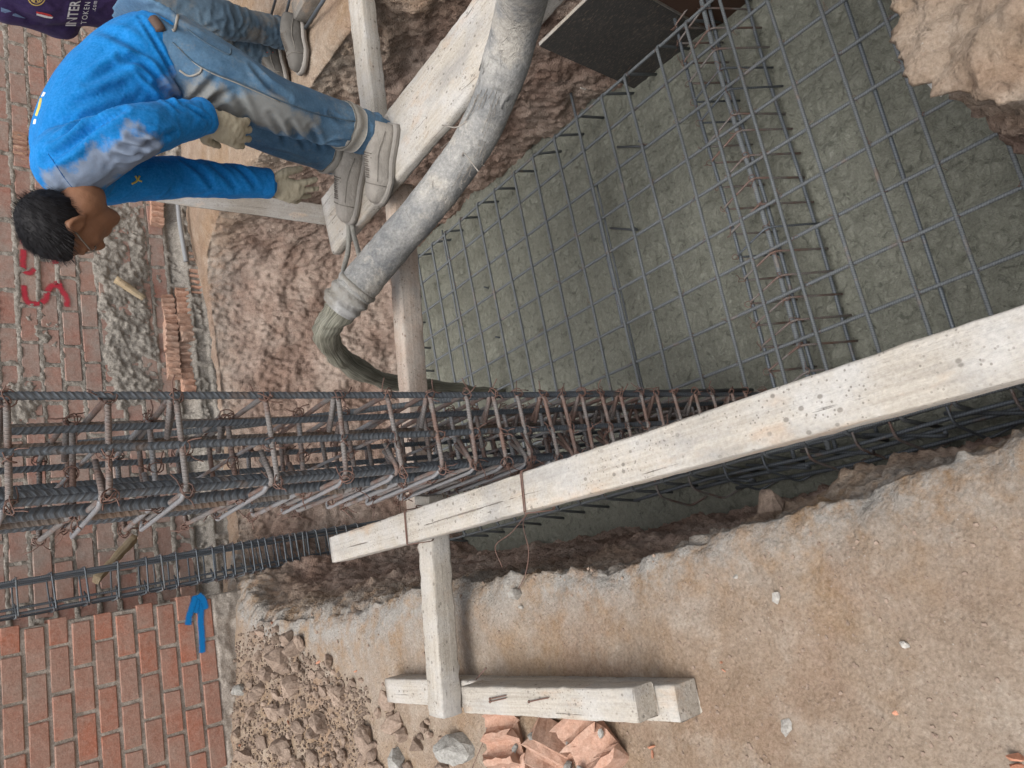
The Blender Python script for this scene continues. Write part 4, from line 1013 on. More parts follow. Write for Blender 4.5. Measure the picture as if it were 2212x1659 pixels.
def hair(root, P, mat, vox=.006, s=1.0):
    c = P(0, 0, 0); fw = unit(P(1, 0, 0) - c); lf = unit(P(0, 1, 0) - c); up = unit(P(0, 0, 1) - c); mb = MB()
    cc = P(-.014, 0, .038); ax = (.108 * s, .086 * s, .096 * s)
    r = random.Random(3)
    def inside(f, l, u):       # head-space mask of the hairline
        if f > .045: return u > .050 + .25 * (f - .045)
        if f > -.02: return u > .012 + .45 * (f + .02) if abs(l) > .04 else u > .03
        return u > -.060 + .5 * max(0, f + .06)
    V = []; F = []; n = 40; keep = {}
    g = []
    for i in range(n + 1):
        row = []
        for k in range(2 * n):
            th_ = math.pi * i / n; ph = math.pi * k / n; v = np.array([math.sin(th_) * math.cos(ph), math.sin(th_) * math.sin(ph), math.cos(th_)])
            loc = np.array([-.014 * s + v[0] * ax[0], v[1] * ax[1], .038 * s + v[2] * ax[2]]); ok = inside(loc[0] / s, loc[1] / s, loc[2] / s)
            k_ = 1 + (.05 * noise.fractal(Vector(loc * 60), .8, 2, 3)) if ok else .86
            p = cc + (fw * v[0] * ax[0] + lf * v[1] * ax[1] + up * v[2] * ax[2]) * k_; row.append(p); g.append((p, v, ok))
        V += row
    s_ = 2 * n; F = [(i * s_ + k, (i + 1) * s_ + k, (i + 1) * s_ + (k + 1) % s_, i * s_ + (k + 1) % s_) for i in range(n) for k in range(s_)]
    mb.add(np.array(V), F)
    # short strands lying on the shell
    ok = [q for q in g if q[2]]
    for _ in range(5200):
        p, v, _o = ok[r.randrange(len(ok))]; nv = unit(fw * v[0] + lf * v[1] + up * v[2]); fl = unit(fw * .6 - up * .2 + lf * r.uniform(-.5, .5) + nv * r.uniform(.1, .45)) * r.choice((1, 1, -1)); sd_ = unit(np.cross(fl, nv)) * .0007
        L = r.uniform(.012, .026); b = p + np.array([r.gauss(0, .002) for _ in range(3)]); mb.add([b - sd_, b + sd_, b + fl * L + nv * .004], [(0, 1, 2)])
    return mb.build('hair', mat, root)

mat_cloth('shirt_blue', (.0, .150, .43), (.0, .195, .54), 'dust', (.27, .275, .28), 330)
mat_cloth('denim', (.040, .098, .175), (.105, .195, .29), 'dust', (.30, .285, .245), 420)
mat_cloth('denim_far', (.050, .085, .125), (.095, .145, .19), 'dust', (.23, .205, .165), 420)
mat_cloth('jersey', (.030, .020, .070), (.055, .032, .105), None, (0, 0, 0), 300)
simple('glove', (.40, .355, .26), .9, 0, .22, 16, .003); simple('shoe_seam', (.22, .20, .175), .9, 0, .2, 30, 0); simple('shoe_dust', (.32, .295, .262), .9, 0, .30, 22, .004); simple('sole', (.28, .26, .235), .9, 0, .2, 25, .003); simple('lace', (.16, .14, .12), .9, 0, .3, 40, 0)
simple('shoe_far', (.13, .122, .11), .9, 0, .3, 18, .003); simple('cuff', (.30, .285, .255), .9, 0, .2, 40, .002); simple('belt', (.10, .065, .05), .7)
simple('seam_shadow_blue', (.0, .06, .20), .9, 0, .1, 40, 0); simple('neon', (.75, .13, .07), .7, 0, .1); simple('hair', (.008, .0075, .009), .6, 0, .4, 60, 0, .25); simple('print_yellow', (.62, .50, .12), .8); simple('print_white', (.68, .68, .70), .8, 0, .05); simple('gold', (.42, .30, .10), .6); simple('print_red', (.55, .05, .05), .8); simple('print_blue', (.14, .20, .33), .8)
n = NB('skin', .55, 0, .35); c_ = n.mix(n.noise(12, 4), (.205, .098, .054), (.275, .138, .078)); n.color(c_); n.b.inputs['Subsurface Weight'].default_value = .08; n.b.inputs['Subsurface Radius'].default_value = (.01, .004, .002); n.bump(n.noise(160, 3), .0008); MAT['skin'] = n.m

def fold(dirv, sc, seed, amp):
    d = unit(dirv); o1 = unit(np.cross(d, [.3, .5, .8])); o2 = np.cross(d, o1)
    def f(q):
        a, b, c = float(q @ d), float(q @ o1), float(q @ o2)
        wv = noise.fractal(Vector((a * sc * .22 + seed, b * sc, c * sc)), 1.0, 2.0, 3)
        return amp * (1 - 2 * abs(wv)) if abs(wv) < .5 else amp * 0
    return f
def worker():
    root = thing('person', 'worker in blue shirt and dusty jeans bent over on the plank', 'person', at(800, 330, Z=.07))
    YC = 2.64; Lt = np.array([.05, -1, 0])           # his left side faces the camera
    sh_l = at(158, 352, Y=YC - .17); sh_r = at(185, 385, Y=YC + .17)
    el_l = at(292, 285, Y=2.36); wr_l = at(428, 254, Y=2.43)
    el_r = at(385, 384, Y=2.84); wr_r = at(568, 396, Y=2.80)
    hp_l = at(372, 108, Y=YC - .10); kn_l = at(588, 222, Y=2.50); an_l = at(806, 292, Y=2.60)
    hp_r = at(382, 130, Y=YC + .12); kn_r = at(585, 280, Y=2.80); an_r = at(775, 352, Y=2.84)
    pel = at(362, 98, Y=YC); wai = at(292, 158, Y=YC); che = at(205, 262, Y=YC); top_ = at(150, 352, Y=YC); nb = at(160, 408, Y=2.58)
    hc = at(148, 480, Y=2.46); hup = unit([-.66, .02, .75]); hfw = np.array([-.70, .30, -.62]); hfw = unit(hfw - hup * (hfw @ hup)); hlf = np.cross(hup, hfw)
    def pv(dx, dy): return unit(at(dx + 300, dy + 200, Y=YC) - at(300, 200, Y=YC))
    fr = pv(.80, .60) * 1.0                            # back-to-belly direction in the bent torso
    # --- body (one continuous mesh; mostly under the clothes)
    b = MB()
    slab(b, [(pel, Lt * .150, fr * .105), (wai, Lt * .135, fr * .10), (che, Lt * .155, fr * .11), (top_, Lt * .12, fr * .075)], 22)
    for (s0, e0, w0, sgn) in ((sh_l, el_l, wr_l, 1), (sh_r, el_r, wr_r, 1)):
        limb(b, [s0, (s0 + e0) / 2, e0, (e0 + w0) / 2, w0], [.05, .044, .036, .036, .026])
    for (h0, k0, a0) in ((hp_l, kn_l, an_l), (hp_r, kn_r, an_r)): limb(b, [h0, (h0 + k0) / 2, k0, (k0 * .6 + a0 * .4), a0], [.08, .072, .052, .053, .036])
    limb(b, [nb + (top_ - nb) * .7, nb, hc + unit(hup) * -.07 + unit(hfw) * -.025, hc], [.075, .064, .058, .05])
    P = head(b, hc, hup, hfw, hlf, .98)
    me = lump_remesh(b, .0058, 3); finish(me, 'body', MAT['skin'], root)
    hair(root, P, MAT['hair'], s=.94)
    g = MB()
    for sg in (1, -1):
        g.tube(catmull([P(-.015, sg * .080, .022), P(.03, sg * .078, .020), P(.080, sg * .062, .014)], 5), .0022, 6)
        g.tube(np.array([P(.088 - .10 * (l_ * .026 + .005) ** 1, sg * (.034 + .024 * math.cos(t)), .008 + .017 * math.sin(t)) for t in np.linspace(0, 2 * math.pi, 16) for l_ in (1,)]), .0022, 6)
    g.tube(catmull([P(.086, .010, .010), P(.094, 0, .012), P(.086, -.010, .010)], 4), .0022, 6); g.build('glasses', MAT['lace'], root)
    # --- shirt
    s = MB()
    slab(s, [(at(366, 118, Y=YC), Lt * .178, fr * .150), (at(322, 142, Y=YC), Lt * .178, fr * .158), (at(250, 205, Y=YC), Lt * .182, fr * .158), (at(190, 282, Y=YC), Lt * .185, fr * .145), (at(150, 352, Y=YC - .01), Lt * .155, fr * .115), (at(158, 402, Y=2.60), Lt * .095, fr * .085)], 28)
    limb(s, [sh_l + (top_ - sh_l) * .35, sh_l + np.array([0, -.0, .0]), (sh_l * .5 + el_l * .5), el_l, (el_l + wr_l) / 2, wr_l], [.098, .098, .083, .074, .062, .052], 8, 20)
    limb(s, [sh_r + (top_ - sh_r) * .35, sh_r, (sh_r + el_r) / 2, el_r, (el_r + wr_r) / 2, wr_r], [.098, .094, .078, .068, .060, .055], 8, 20)
    me = lump_remesh(s, .0065, 4)
    fA = fold(pv(-.6, .8), 17, 3, .012); fB = fold(pv(.95, .3), 30, 9, .008); fC = fold(np.array([.2, .2, 1]), 24, 15, .007)
    arm_ax = unit(wr_l - sh_l)
    def sd_(q):
        de = np.linalg.norm(q - el_l); dr = min(np.linalg.norm(q - el_r), np.linalg.norm(q - (el_r + wr_r) / 2))
        wst = max(0, 1 - np.linalg.norm(q - at(340, 200, Y=YC - .1)) / .22)
        return .30 * fA(q) + (fB(q) * .5 * max(0, 1 - de / .16)) + fC(q) * max(0, 1 - dr / .22) * .45 + wst * .5 * fB(q) + .003 * noise.noise(Vector(q) * 9)
    a1 = at(125, 415, Y=2.45); a2 = at(300, 330, Y=2.32)
    def dust(q):
        t = np.clip((q - a1) @ (a2 - a1) / ((a2 - a1) @ (a2 - a1)), 0, 1); dd = np.linalg.norm(q - (a1 + (a2 - a1) * t)) / (.060 + .02 * t) + .45 * noise.fractal(Vector(q) * 13, .8, 2, 3)
        if q[1] > 2.62: dd += 1
        f2 = np.linalg.norm(q - at(290, 385, Y=2.6)) / .07 + .6 * noise.noise(Vector(q) * 30)
        hem = np.linalg.norm(q - at(380, 190, Y=2.5)) / .10 + .8 * noise.noise(Vector(q) * 11)
        return float(np.clip(max((1.15 - dd) * 1.9, (.8 - f2) * .9, (.8 - hem) * .8), 0, .95))
    SF = [(1.2, 1, [(600, 285), (690, 310), (750, 370), (820, 455), (890, 500)]), (.9, .8, [(680, 345), (730, 400), (800, 460)]), (.7, 1.2, [(430, 410), (540, 345), (640, 300)]), (.6, 1.2, [(320, 540), (470, 480), (620, 420)]),
          (1.3, 1.1, [(230, 780), (330, 725), (440, 640), (600, 545)]), (.9, .7, [(600, 715), (680, 725), (750, 700)]), (.9, .7, [(640, 670), (740, 695), (810, 680)]), (.8, .7, [(700, 640), (780, 662), (860, 650)]), (.8, .7, [(560, 760), (640, 770), (700, 745)]),
          (.8, .9, [(880, 780), (980, 840), (1050, 920)]), (.7, .9, [(990, 780), (1090, 850), (1160, 925)]), (.7, .9, [(1120, 800), (1200, 850), (1260, 920)]), (.7, .6, [(930, 530), (975, 560), (1020, 590)]), (.6, .6, [(690, 90), (780, 240), (860, 390), (910, 490)]),
          (.8, .9, [(760, 430), (820, 500), (880, 540)]), (.5, 1.4, [(250, 600), (420, 580), (560, 520)]), (.8, 1, [(280, 700), (360, 640), (420, 590)]), (.6, 1.5, [(500, 150), (620, 200), (720, 290)]), (.5, 1.0, [(240, 840), (290, 880), (350, 935)])]
    SH = finish(me, 'shirt', MAT['shirt_blue'], root, sd_, {'dust': dust}, creases(me, SF, .014, .011))
    # --- jeans
    j = MB()
    slab(j, [(at(318, 60, Y=YC), Lt * .155, fr * .118), (at(356, 84, Y=YC), Lt * .170, fr * .130), (at(400, 118, Y=YC), Lt * .172, fr * .130)], 24)
    limb(j, [hp_l + np.array([.0, .03, .0]), hp_l * .55 + kn_l * .45 + np.array([-.015, 0, 0]), kn_l, kn_l * .5 + an_l * .5, an_l * .9 + kn_l * .1], [.125, .116, .092, .082, .080], 8, 20)
    limb(j, [hp_r, hp_r * .55 + kn_r * .45 + np.array([-.015, 0, 0]), kn_r, kn_r * .5 + an_r * .5, an_r * .9 + kn_r * .1], [.122, .110, .090, .082, .080], 8, 20)
    me = lump_remesh(j, .0065, 4)
    lax = unit(an_l - hp_l); gA = fold(lax + np.array([.3, 0, .3]), 13, 4, .008); gB = fold(np.array([1, .3, .2]), 26, 6, .007)
    pk = at(470, 205, Y=2.42)
    def jd(q):
        dk = min(np.linalg.norm(q - an_l), np.linalg.norm(q - an_r)); dc = np.linalg.norm(q - at(455, 200, Y=2.5))
        return .35 * gA(q) + gB(q) * (max(0, 1 - dk / .16) + .5 * max(0, 1 - dc / .18)) + .003 * noise.noise(Vector(q) * 8)
    t0, t1 = at(440, 230, Y=2.42), at(660, 290, Y=2.45)
    def jdust(q):
        t = np.clip((q - t0) @ (t1 - t0) / ((t1 - t0) @ (t1 - t0)), 0, 1); dd = np.linalg.norm(q - (t0 + (t1 - t0) * t)) / (.115 - .04 * t) + .5 * noise.fractal(Vector(q) * 9, .8, 2, 3)
        hips = np.linalg.norm(q - at(400, 60, Y=2.5)) / .16 + .6 * noise.noise(Vector(q) * 9)
        return float(np.clip(max((1.1 - dd) * 1.5, (.9 - hips) * .5, .18 + .2 * noise.noise(Vector(q) * 5)), 0, .9))
    JF = [(1, 1, [(935, 505), (1000, 440), (1060, 380)]), (.8, 1, [(960, 540), (1050, 490), (1120, 450)]), (.9, 1.2, [(1150, 450), (1190, 520), (1230, 600)]), (.8, 1, [(1420, 600), (1460, 660), (1500, 720)]), (.8, 1, [(1520, 620), (1560, 680), (1580, 730)]), (.7, 1, [(1330, 560), (1380, 640), (1400, 700)]),
          (.8, 1, [(1240, 330), (1320, 420), (1420, 480)]), (.8, .8, [(1620, 560), (1680, 600), (1740, 610)]), (.8, .9, [(1600, 700), (1660, 690), (1720, 700)]), (.6, 1.2, [(760, 40), (860, 120), (950, 160)]), (.7, 1, [(1300, 730), (1420, 760), (1500, 790)])]
    JE = finish(me, 'jeans', MAT['denim'], root, jd, {'dust': jdust}, creases(me, JF, .013, .010))
    # turned-up cuffs, inner hems below them
    for (a0, k0, nm) in ((an_l, kn_l, 1), (an_r, kn_r, 2)):
        ax = unit(a0 - k0); mb = MB(); c0 = a0 - ax * .135
        V, F, U = tube(catmull([c0 - ax * .028, c0, c0 + ax * .030], 5), np.array([.088 + .004 * math.sin(q * .6) for q in range(11)]), 28, cap=False)
        V2, F2, U2 = tube(catmull([c0 - ax * .028, c0, c0 + ax * .030], 5), .078, 28, cap=False)
        V = np.array([q + .006 * noise.noise(Vector(q) * 22) for q in V]); mb.add(V, F, U); mb.add(V2, [f[::-1] for f in F2], U2)
        nn = 28; mb.f += [(k, (k + 1) % nn, 11 * nn + (k + 1) % nn, 11 * nn + k) for k in range(nn)] + [(10 * nn + k, 21 * nn + k, 21 * nn + (k + 1) % nn, 10 * nn + (k + 1) % nn) for k in range(nn)]
        mb.build('cuff', MAT['cuff'], JE)
        mb = MB(); limb(mb, [c0 - ax * .02, c0 + ax * .04, a0 - ax * .04, a0 + ax * .0], [.074, .079, .084, .080], 6, 24)
        me = lump_remesh(mb, .008, 2); finish(me, 'trouser_hem', MAT['denim'], root, lambda q: .012 * noise.fractal(Vector((q[0] * 12, q[1] * 12, q[2] * 34)), .9, 2, 3), {'dust': lambda q: .15})
    # seam, pocket and belt
    BV = BVHTree.FromPolygons([Vector(q) for q in (np.array(wm(root))[:3, :3] @ mesh_np(JE.data)[0].T).T + np.array(wm(root))[:3, 3]], [tuple(p.vertices) for p in JE.data.polygons])
    BS = BVHTree.FromPolygons([Vector(q) for q in (np.array(wm(root))[:3, :3] @ mesh_np(SH.data)[0].T).T + np.array(wm(root))[:3, 3]], [tuple(p.vertices) for p in SH.data.polygons])
    def onto(bv, pts, off=.002):
        out = []
        for dx, dy in pts:
            d = unit(at(dx, dy, Y=1.) - np.array([0, 0, CAMH])); h = bv.ray_cast(Vector((0, 0, CAMH)), Vector(d))
            if h[0]: out.append(np.array(h[0]) + np.array(h[1]) * (off if h[1].dot(Vector(d)) < 0 else -off))
        return np.array(out)
    def line(bv, pts, r_, nm, mat, off=.0015):
        q = onto(bv, catmull(np.array(pts, float), 6)[:, :2], off)
        if len(q) > 3: mb = MB(); mb.tube(q, r_, 6); mb.build(nm, mat, JE if bv is BV else SH)
    line(BV, [(372, 92), (430, 142), (520, 180), (600, 215), (680, 245), (765, 262)], .0022, 'side_seam', MAT['denim_far'])
    line(BV, [(376, 95), (434, 146), (524, 185), (604, 220)], .0018, 'seam_edge', MAT['cuff'])
    line(BV, [(388, 152), (408, 164), (430, 158), (436, 146)], .0035, 'pocket_hem', MAT['cuff'])
    line(BV, [(402, 62), (440, 90), (492, 118), (498, 106)], .0025, 'back_pocket_seam', MAT['denim_far'])
    line(BV, [(366, 5), (384, 20), (378, 62), (372, 66)], .0045, 'belt_loop', MAT['cuff'])
    mb = MB(); q = onto(BV, [(332, 44), (338, 52), (345, 62), (349, 70)], .006)
    if len(q) > 2: mb.tube(q, .016, 8); mb.build('belt', MAT['belt'], JE)
    line(BS, [(104, 332), (118, 352), (135, 378), (150, 398), (166, 416)], .0018, 'shoulder_seam_shadow', MAT['seam_shadow_blue'], -.001)  # shoulder seam, its shadow painted as a dark blue line
    line(BS, [(284, 397), (294, 392), (301, 380)], .0035, 'sleeve_print', MAT['print_yellow'])
    line(BS, [(292, 380), (297, 388), (306, 392)], .003, 'sleeve_print', MAT['print_yellow'])
    for pts, mt in (([(88, 214), (84, 232), (78, 250)], 'print_yellow'), ([(96, 200), (92, 208)], 'print_white'), ([(76, 258), (74, 268)], 'print_white')): line(BS, [pts[0], *pts[1:]] if len(pts) > 2 else [pts[0], ((pts[0][0] + pts[1][0]) / 2, (pts[0][1] + pts[1][1]) / 2), pts[1]], .010, 'back_print', MAT[mt], -.006)
    # --- shoes and gloves
    shoe(root, at(856, 272, Z=.07), at(828, 436, Z=.07), MAT['shoe_dust'], MAT['sole'], side=1, L=.30)
    shoe(root, at(790, 330, Z=.07), at(770, 440, Z=.07), MAT['shoe_dust'], MAT['sole'], side=-1, L=.29)
    hand(wr_l + unit(wr_l - el_l) * .01, at(540, 305, Y=2.46) - wr_l, np.array([.5, .6, -.3]), 1, (.22, .26, .30, .34), MAT['glove'], root, 'glove', 1.2)
    hand(wr_r + unit(wr_r - el_r) * .012, at(690, 432, Y=2.78) - wr_r, np.array([.6, .5, -.2]), -1, (.22, .2, .24, .3), MAT['glove'], root, 'glove', 1.2, .3)
    for (w0, e0) in ((wr_l, el_l), (wr_r, el_r)):
        ax = unit(w0 - e0); mb = MB(); V, F, U = tube(catmull([w0 - ax * .03, w0 + ax * .012, w0 + ax * .03], 4), np.array([.050, .052, .054, .055, .056, .056, .055, .055, .054]), 24, cap=False)
        V = np.array([q + .004 * noise.noise(Vector(q) * 30) for q in V]); mb.add(V, F, U); mb.add(V * 1.0 + (np.array(w0) - V) * .04, [f[::-1] for f in F], U); mb.build('sleeve_cuff', MAT['shirt_blue'], SH)
worker()

def far_worker():
    GZ = -.03; root = thing('person', 'second worker in purple printed jersey and worn jeans at the top edge', 'person', at(640, 90, Z=GZ))
    YC = 3.70; Lt = unit(np.array([.75, -.66, 0])); fr = unit(np.array([-.66, -.75, 0]))
    f1, f2 = at(652, 92, Z=GZ), at(610, 140, Z=GZ)
    an1 = at(622, 75, Y=3.70); kn1 = at(470, 40, Y=3.62); hp1 = at(300, -12, Y=3.72)
    an2 = at(572, 125, Y=3.86); kn2 = at(440, 85, Y=3.85); hp2 = at(310, 30, Y=3.90)
    pel = (hp1 + hp2) / 2 + np.array([.062, 0, .06]); tor = [pel, pel + np.array([-.05, -.03, .16]), pel + np.array([-.10, -.07, .34]), pel + np.array([-.12, -.09, .50])]
    nb = tor[-1] + np.array([-.03, -.03, .07]); hc = nb + np.array([-.05, -.06, .17])
    b = MB(); slab(b, [(tor[0], Lt * .13, fr * .09), (tor[1], Lt * .13, fr * .09), (tor[2], Lt * .15, fr * .10), (tor[3], Lt * .13, fr * .07)], 18)
    shs = [tor[3] + Lt * .18 - np.array([0, 0, .02]), tor[3] - Lt * .13 - np.array([0, 0, .02])]
    els = [shs[0] + np.array([.05, .0, -.28]), shs[1] + np.array([.02, .10, -.25])]; wrs = [els[0] + fr * .18 + np.array([0, 0, -.14]), els[1] + np.array([.20, -.02, -.10])]
    for a, e_, w0 in zip(shs, els, wrs): limb(b, [a, (a + e_) / 2, e_, (e_ + w0) / 2, w0], [.05, .045, .037, .035, .027])
    for h0, k0, a0 in ((hp1, kn1, an1), (hp2, kn2, an2)): limb(b, [h0, (h0 + k0) / 2, k0, (k0 + a0) / 2, a0], [.075, .07, .052, .05, .036])
    limb(b, [tor[3], nb, hc], [.07, .056, .05]); P = head(b, hc, np.array([-.2, -.2, .95]), fr * .9 + np.array([0, 0, -.3]), Lt)
    finish(lump_remesh(b, .0085, 3), 'body', MAT['skin'], root); hair(root, P, MAT['hair'])
    s = MB(); slab(s, [(pel + np.array([.03, .02, -.20]), Lt * .185, fr * .14), (pel + np.array([.0, 0, -.06]), Lt * .180, fr * .137), (tor[1], Lt * .180, fr * .135), (tor[2], Lt * .185, fr * .135), (tor[3], Lt * .15, fr * .09)], 24)
    for a, e_ in zip(shs, els): limb(s, [a, (a + e_) / 2, e_ * .9 + a * .1], [.085, .078, .080], 6, 16)
    me = lump_remesh(s, .009, 4); fA = fold(np.array([.3, .2, 1]), 12, 2, .008); JS = finish(me, 'jersey', MAT['jersey'], root, lambda q: fA(q) * .8)
    j = MB(); slab(j, [(pel, Lt * .15, fr * .11), (pel + np.array([-.02, 0, -.12]), Lt * .165, fr * .12)], 20)
    for h0, k0, a0 in ((hp1, kn1, an1), (hp2, kn2, an2)): limb(j, [h0, (h0 + k0) / 2, k0, k0 * .5 + a0 * .5, a0], [.110, .100, .082, .072, .070], 8, 18)
    g1 = fold(np.array([1, .4, .1]), 22, 3, .012)
    finish(lump_remesh(j, .009, 3), 'jeans', MAT['denim_far'], root, lambda q: g1(q) * (.5 + max(0, 1 - min(np.linalg.norm(q - an1), np.linalg.norm(q - an2), np.linalg.norm(q - kn1)) / .15)), {'dust': lambda q: float(np.clip(.35 + .7 * noise.fractal(Vector(q) * 6, .8, 2, 3), 0, .8))})
    for w0, e_ in zip(wrs, els): hand(w0, w0 - e_, -Lt, 1, (.5, .55, .6, .6), MAT['glove'], root, 'glove')
    shoe(root, f1 + np.array([.12, .0, 0]), f1 + np.array([-.15, -.03, 0]) + np.array([0, 0, 0]), MAT['shoe_far'], MAT['sole'], accent=MAT['neon'])
    shoe(root, f2 + np.array([.11, .05, 0]), f2 + np.array([-.14, -.06, 0]), MAT['shoe_far'], MAT['sole'], side=-1, accent=MAT['neon'])
    # jersey prints: laid on the cloth by projecting outlines onto it
    W0 = np.array(wm(root)); BJ = BVHTree.FromPolygons([Vector(q) for q in (W0[:3, :3] @ mesh_np(JS.data)[0].T).T + W0[:3, 3]], [tuple(p.vertices) for p in JS.data.polygons])
    def drop(dx, dy, off=.003):
        d = unit(at(dx, dy, Y=1.) - np.array([0, 0, CAMH])); h = BJ.ray_cast(Vector((0, 0, CAMH)), Vector(d))
        return np.array(h[0]) - d * off if h[0] else None
    def flat(polys, nm, mat, off=.003):
        V = []; F = []
        for poly in polys:
            q = [drop(x, y, off) for x, y in poly]
            if any(t is None for t in q): continue
            F.append(tuple(range(len(V), len(V) + len(q)))); V += q
        if V: mk(nm, V, F, mat, JS, None, False)
    def text(body, x0, y0, h, wd, nm, bold):
        adv = 0.0
        for ch in body:
            cu = bpy.data.curves.new('t', 'FONT'); cu.body = ch; cu.size = 1; cu.offset = .022 if bold else 0
            o = bpy.data.objects.new('t', cu); COL.objects.link(o); dg = bpy.context.evaluated_depsgraph_get(); me = bpy.data.meshes.new_from_object(o.evaluated_get(dg))
            v = mesh_np(me)[0]; wch = v[:, 0].max() - v[:, 0].min(); v[:, 0] += adv - v[:, 0].min(); adv += wch + (.07 if bold else .22)
            polys = [[(x0 - (v[i][1] * h) + v[i][0] * wd * .2, y0 - v[i][0] * wd) for i in p.vertices] for p in me.polygons]; bpy.data.objects.remove(o); bpy.data.curves.remove(cu); bpy.data.meshes.remove(me)
            flat(polys, nm, MAT['print_white'])
    text('INTER', 163, 56, 31, 20.0, 'letter', True)
    text('TOKEN', 186, 52, 17, 12.5, 'letter', False); text('.com', 206, 24, 15, 9.5, 'letter', False)
    c = (79, -7)
    for r0, r1 in ((20, 17.5), (14.5, 13)):
        flat([[(c[0] + math.cos(a) * r0 * 1.0, c[1] + math.sin(a) * r0), (c[0] + math.cos(a2) * r0, c[1] + math.sin(a2) * r0), (c[0] + math.cos(a2) * r1, c[1] + math.sin(a2) * r1), (c[0] + math.cos(a) * r1, c[1] + math.sin(a) * r1)] for a, a2 in zip(np.linspace(0, math.pi, 16)[:-1], np.linspace(0, math.pi, 16)[1:])], 'round_crest', MAT['gold'])
    flat([[(c[0] + x, -2), (c[0] + x + 3, -2), (c[0] + x + 3 + k, 5), (c[0] + x + k, 5)] for x, k in ((-11, 3), (-5, -2), (-1, 3), (6, -2))], 'crest_letters', MAT['gold'])
    flat([[(78, 25), (92, 27), (108, 31), (115, 36), (104, 35), (79, 29)]], 'flag_red', MAT['print_red']); flat([[(79, 29), (104, 35), (115, 37), (112, 40), (100, 39), (79, 33)]], 'flag_white', MAT['print_white'])
    flat([[(2, 16), (20, 22), (56, 40), (34, 36), (2, 25)]], 'sleeve_stripe', MAT['print_blue'])
far_worker()

# ------------------------------------------------------------------ loose things
def rock_mesh(seed, sub=2, ang=.35, name='clod'):
    bm = bmesh.new(); r = random.Random(seed); sx, sy, sz = r.uniform(.9, 1.25), r.uniform(.7, 1.0), r.uniform(.6, .9)
    for _ in range(16 if sub < 3 else 30):
        v = Vector((r.gauss(0, 1), r.gauss(0, 1), r.gauss(0, 1))).normalized() * r.uniform(.8, 1.12); bm.verts.new((v.x * sx, v.y * sy, v.z * sz))
    h = bmesh.ops.convex_hull(bm, input=bm.verts); bmesh.ops.delete(bm, geom=list({g for g in h['geom_interior'] + h['geom_unused'] if isinstance(g, bmesh.types.BMVert)}), context='VERTS')
    if sub >= 2:
        bmesh.ops.subdivide_edges(bm, edges=bm.edges, cuts=1 if sub == 2 else 3, use_grid_fill=True)
        for v in bm.verts: p = v.co.copy(); v.co = p * (1 + .10 * noise.fractal(p * 1.8 + Vector((seed * 3.7, 0, 0)), .8, 2, 4))
    bmesh.ops.recalc_face_normals(bm, faces=bm.faces)
    me = bpy.data.meshes.new(name); bm.to_mesh(me); bm.free(); me.polygons.foreach_set('use_smooth', [False] * len(me.polygons)); return me
def mat_stone(key, c0, c1):
    n = NB(key, .95, 0, .15); r = n.rand(); f = n.noise(4, 5, .7); c = n.mix(f, c0, c1); c = grain(n, c, n.pos(), 110, .76, 1.2); n.color(n.hsv(c, .5, 1, n.ramp(r, 0, 1, .72, 1.18))); n.bump(n.noise(60, 5, .75, n.pos()), .006, .8); MAT[key] = n.m
mat_stone('clod', (.235, .172, .132), (.36, .28, .222)); mat_stone('cement_lump', (.30, .29, .265), (.44, .43, .40)); mat_stone('orange_chip', (.50, .22, .13), (.58, .30, .20)); mat_stone('white_chip', (.42, .39, .35), (.52, .50, .46))
CL = [rock_mesh(k, 3) for k in range(6)]
for q in CL: q.materials.append(MAT['clod'])
CE = [rock_mesh(20 + k, 3, .5) for k in range(3)]
for q in CE: q.materials.append(MAT['cement_lump'])
CH = [rock_mesh(40 + k, 1, .5, 'chip') for k in range(3)]
for q in CH: q.materials.append(MAT['orange_chip'])
WH = [rock_mesh(50 + k, 2, .5, 'chip') for k in range(3)]
for q in WH: q.materials.append(MAT['white_chip'])
r = random.Random(21)
def drop_rock(me, name, dx, dy, size, label, cat, group, sink=.25, sq=1.0):
    h = ground_hit(dx, dy)
    if h is None or h.z < -.35: return
    o = link(name, me, None, None, (h.x, h.y, h.z + size * (.6 - sink)), (r.uniform(0, 6), r.uniform(0, 6), r.uniform(0, 6))); o.scale = (size, size * r.uniform(.75, 1), size * sq)
    tag(o, label, cat, group)
# spoil heap by the left wall
n_ = 0; placed = []
while n_ < 150:
    x = r.uniform(425, 985); y = r.uniform(1330, 1659)
    lim = 1330 + max(0, (x - 560) * .62) if x > 560 else 1345 + (560 - x) * 1.6
    if y < lim: continue
    dens = 1 if x < 760 else .55
    if r.random() > dens: continue
    s_ = r.choice((.013, .016, .016, .020, .024, .030, .038)) * (1.25 if x < 720 else 1.0)
    if any(abs(x - a) + abs(y - b) < 14 for a, b in placed): continue
    placed.append((x, y)); drop_rock(CL[r.randrange(6)], 'clod', x, y, s_ * .95, 'brown earth clod in the rubble heap below the left brick wall', 'clod', 'clods of the rubble heap'); n_ += 1
BIGL = {(615, 1425): 'biggest brown clod on the upper right side of the rubble heap', (650, 1395): 'large brown clod at the tip of the rubble heap nearest the cross timber', (480, 1585): 'large brown clod touching the left brick wall low in the heap', (640, 1480): 'large brown clod in the middle right of the rubble heap',
        (560, 1500): 'large brown clod near the plaster foot of the left wall', (700, 1560): 'large brown clod on the right slope of the rubble heap', (860, 1560): 'large brown clod beside the end of the cross timber', (800, 1600): 'large brown clod between the heap and the grey mortar slab',
        (620, 1610): 'large brown clod at the bottom edge in the middle of the heap', (540, 1630): 'large brown clod at the bottom edge close to the left wall', (735, 1500): 'large brown clod halfway between heap and lower timber end', (845, 1510): 'large brown clod just below the lower timber end'}
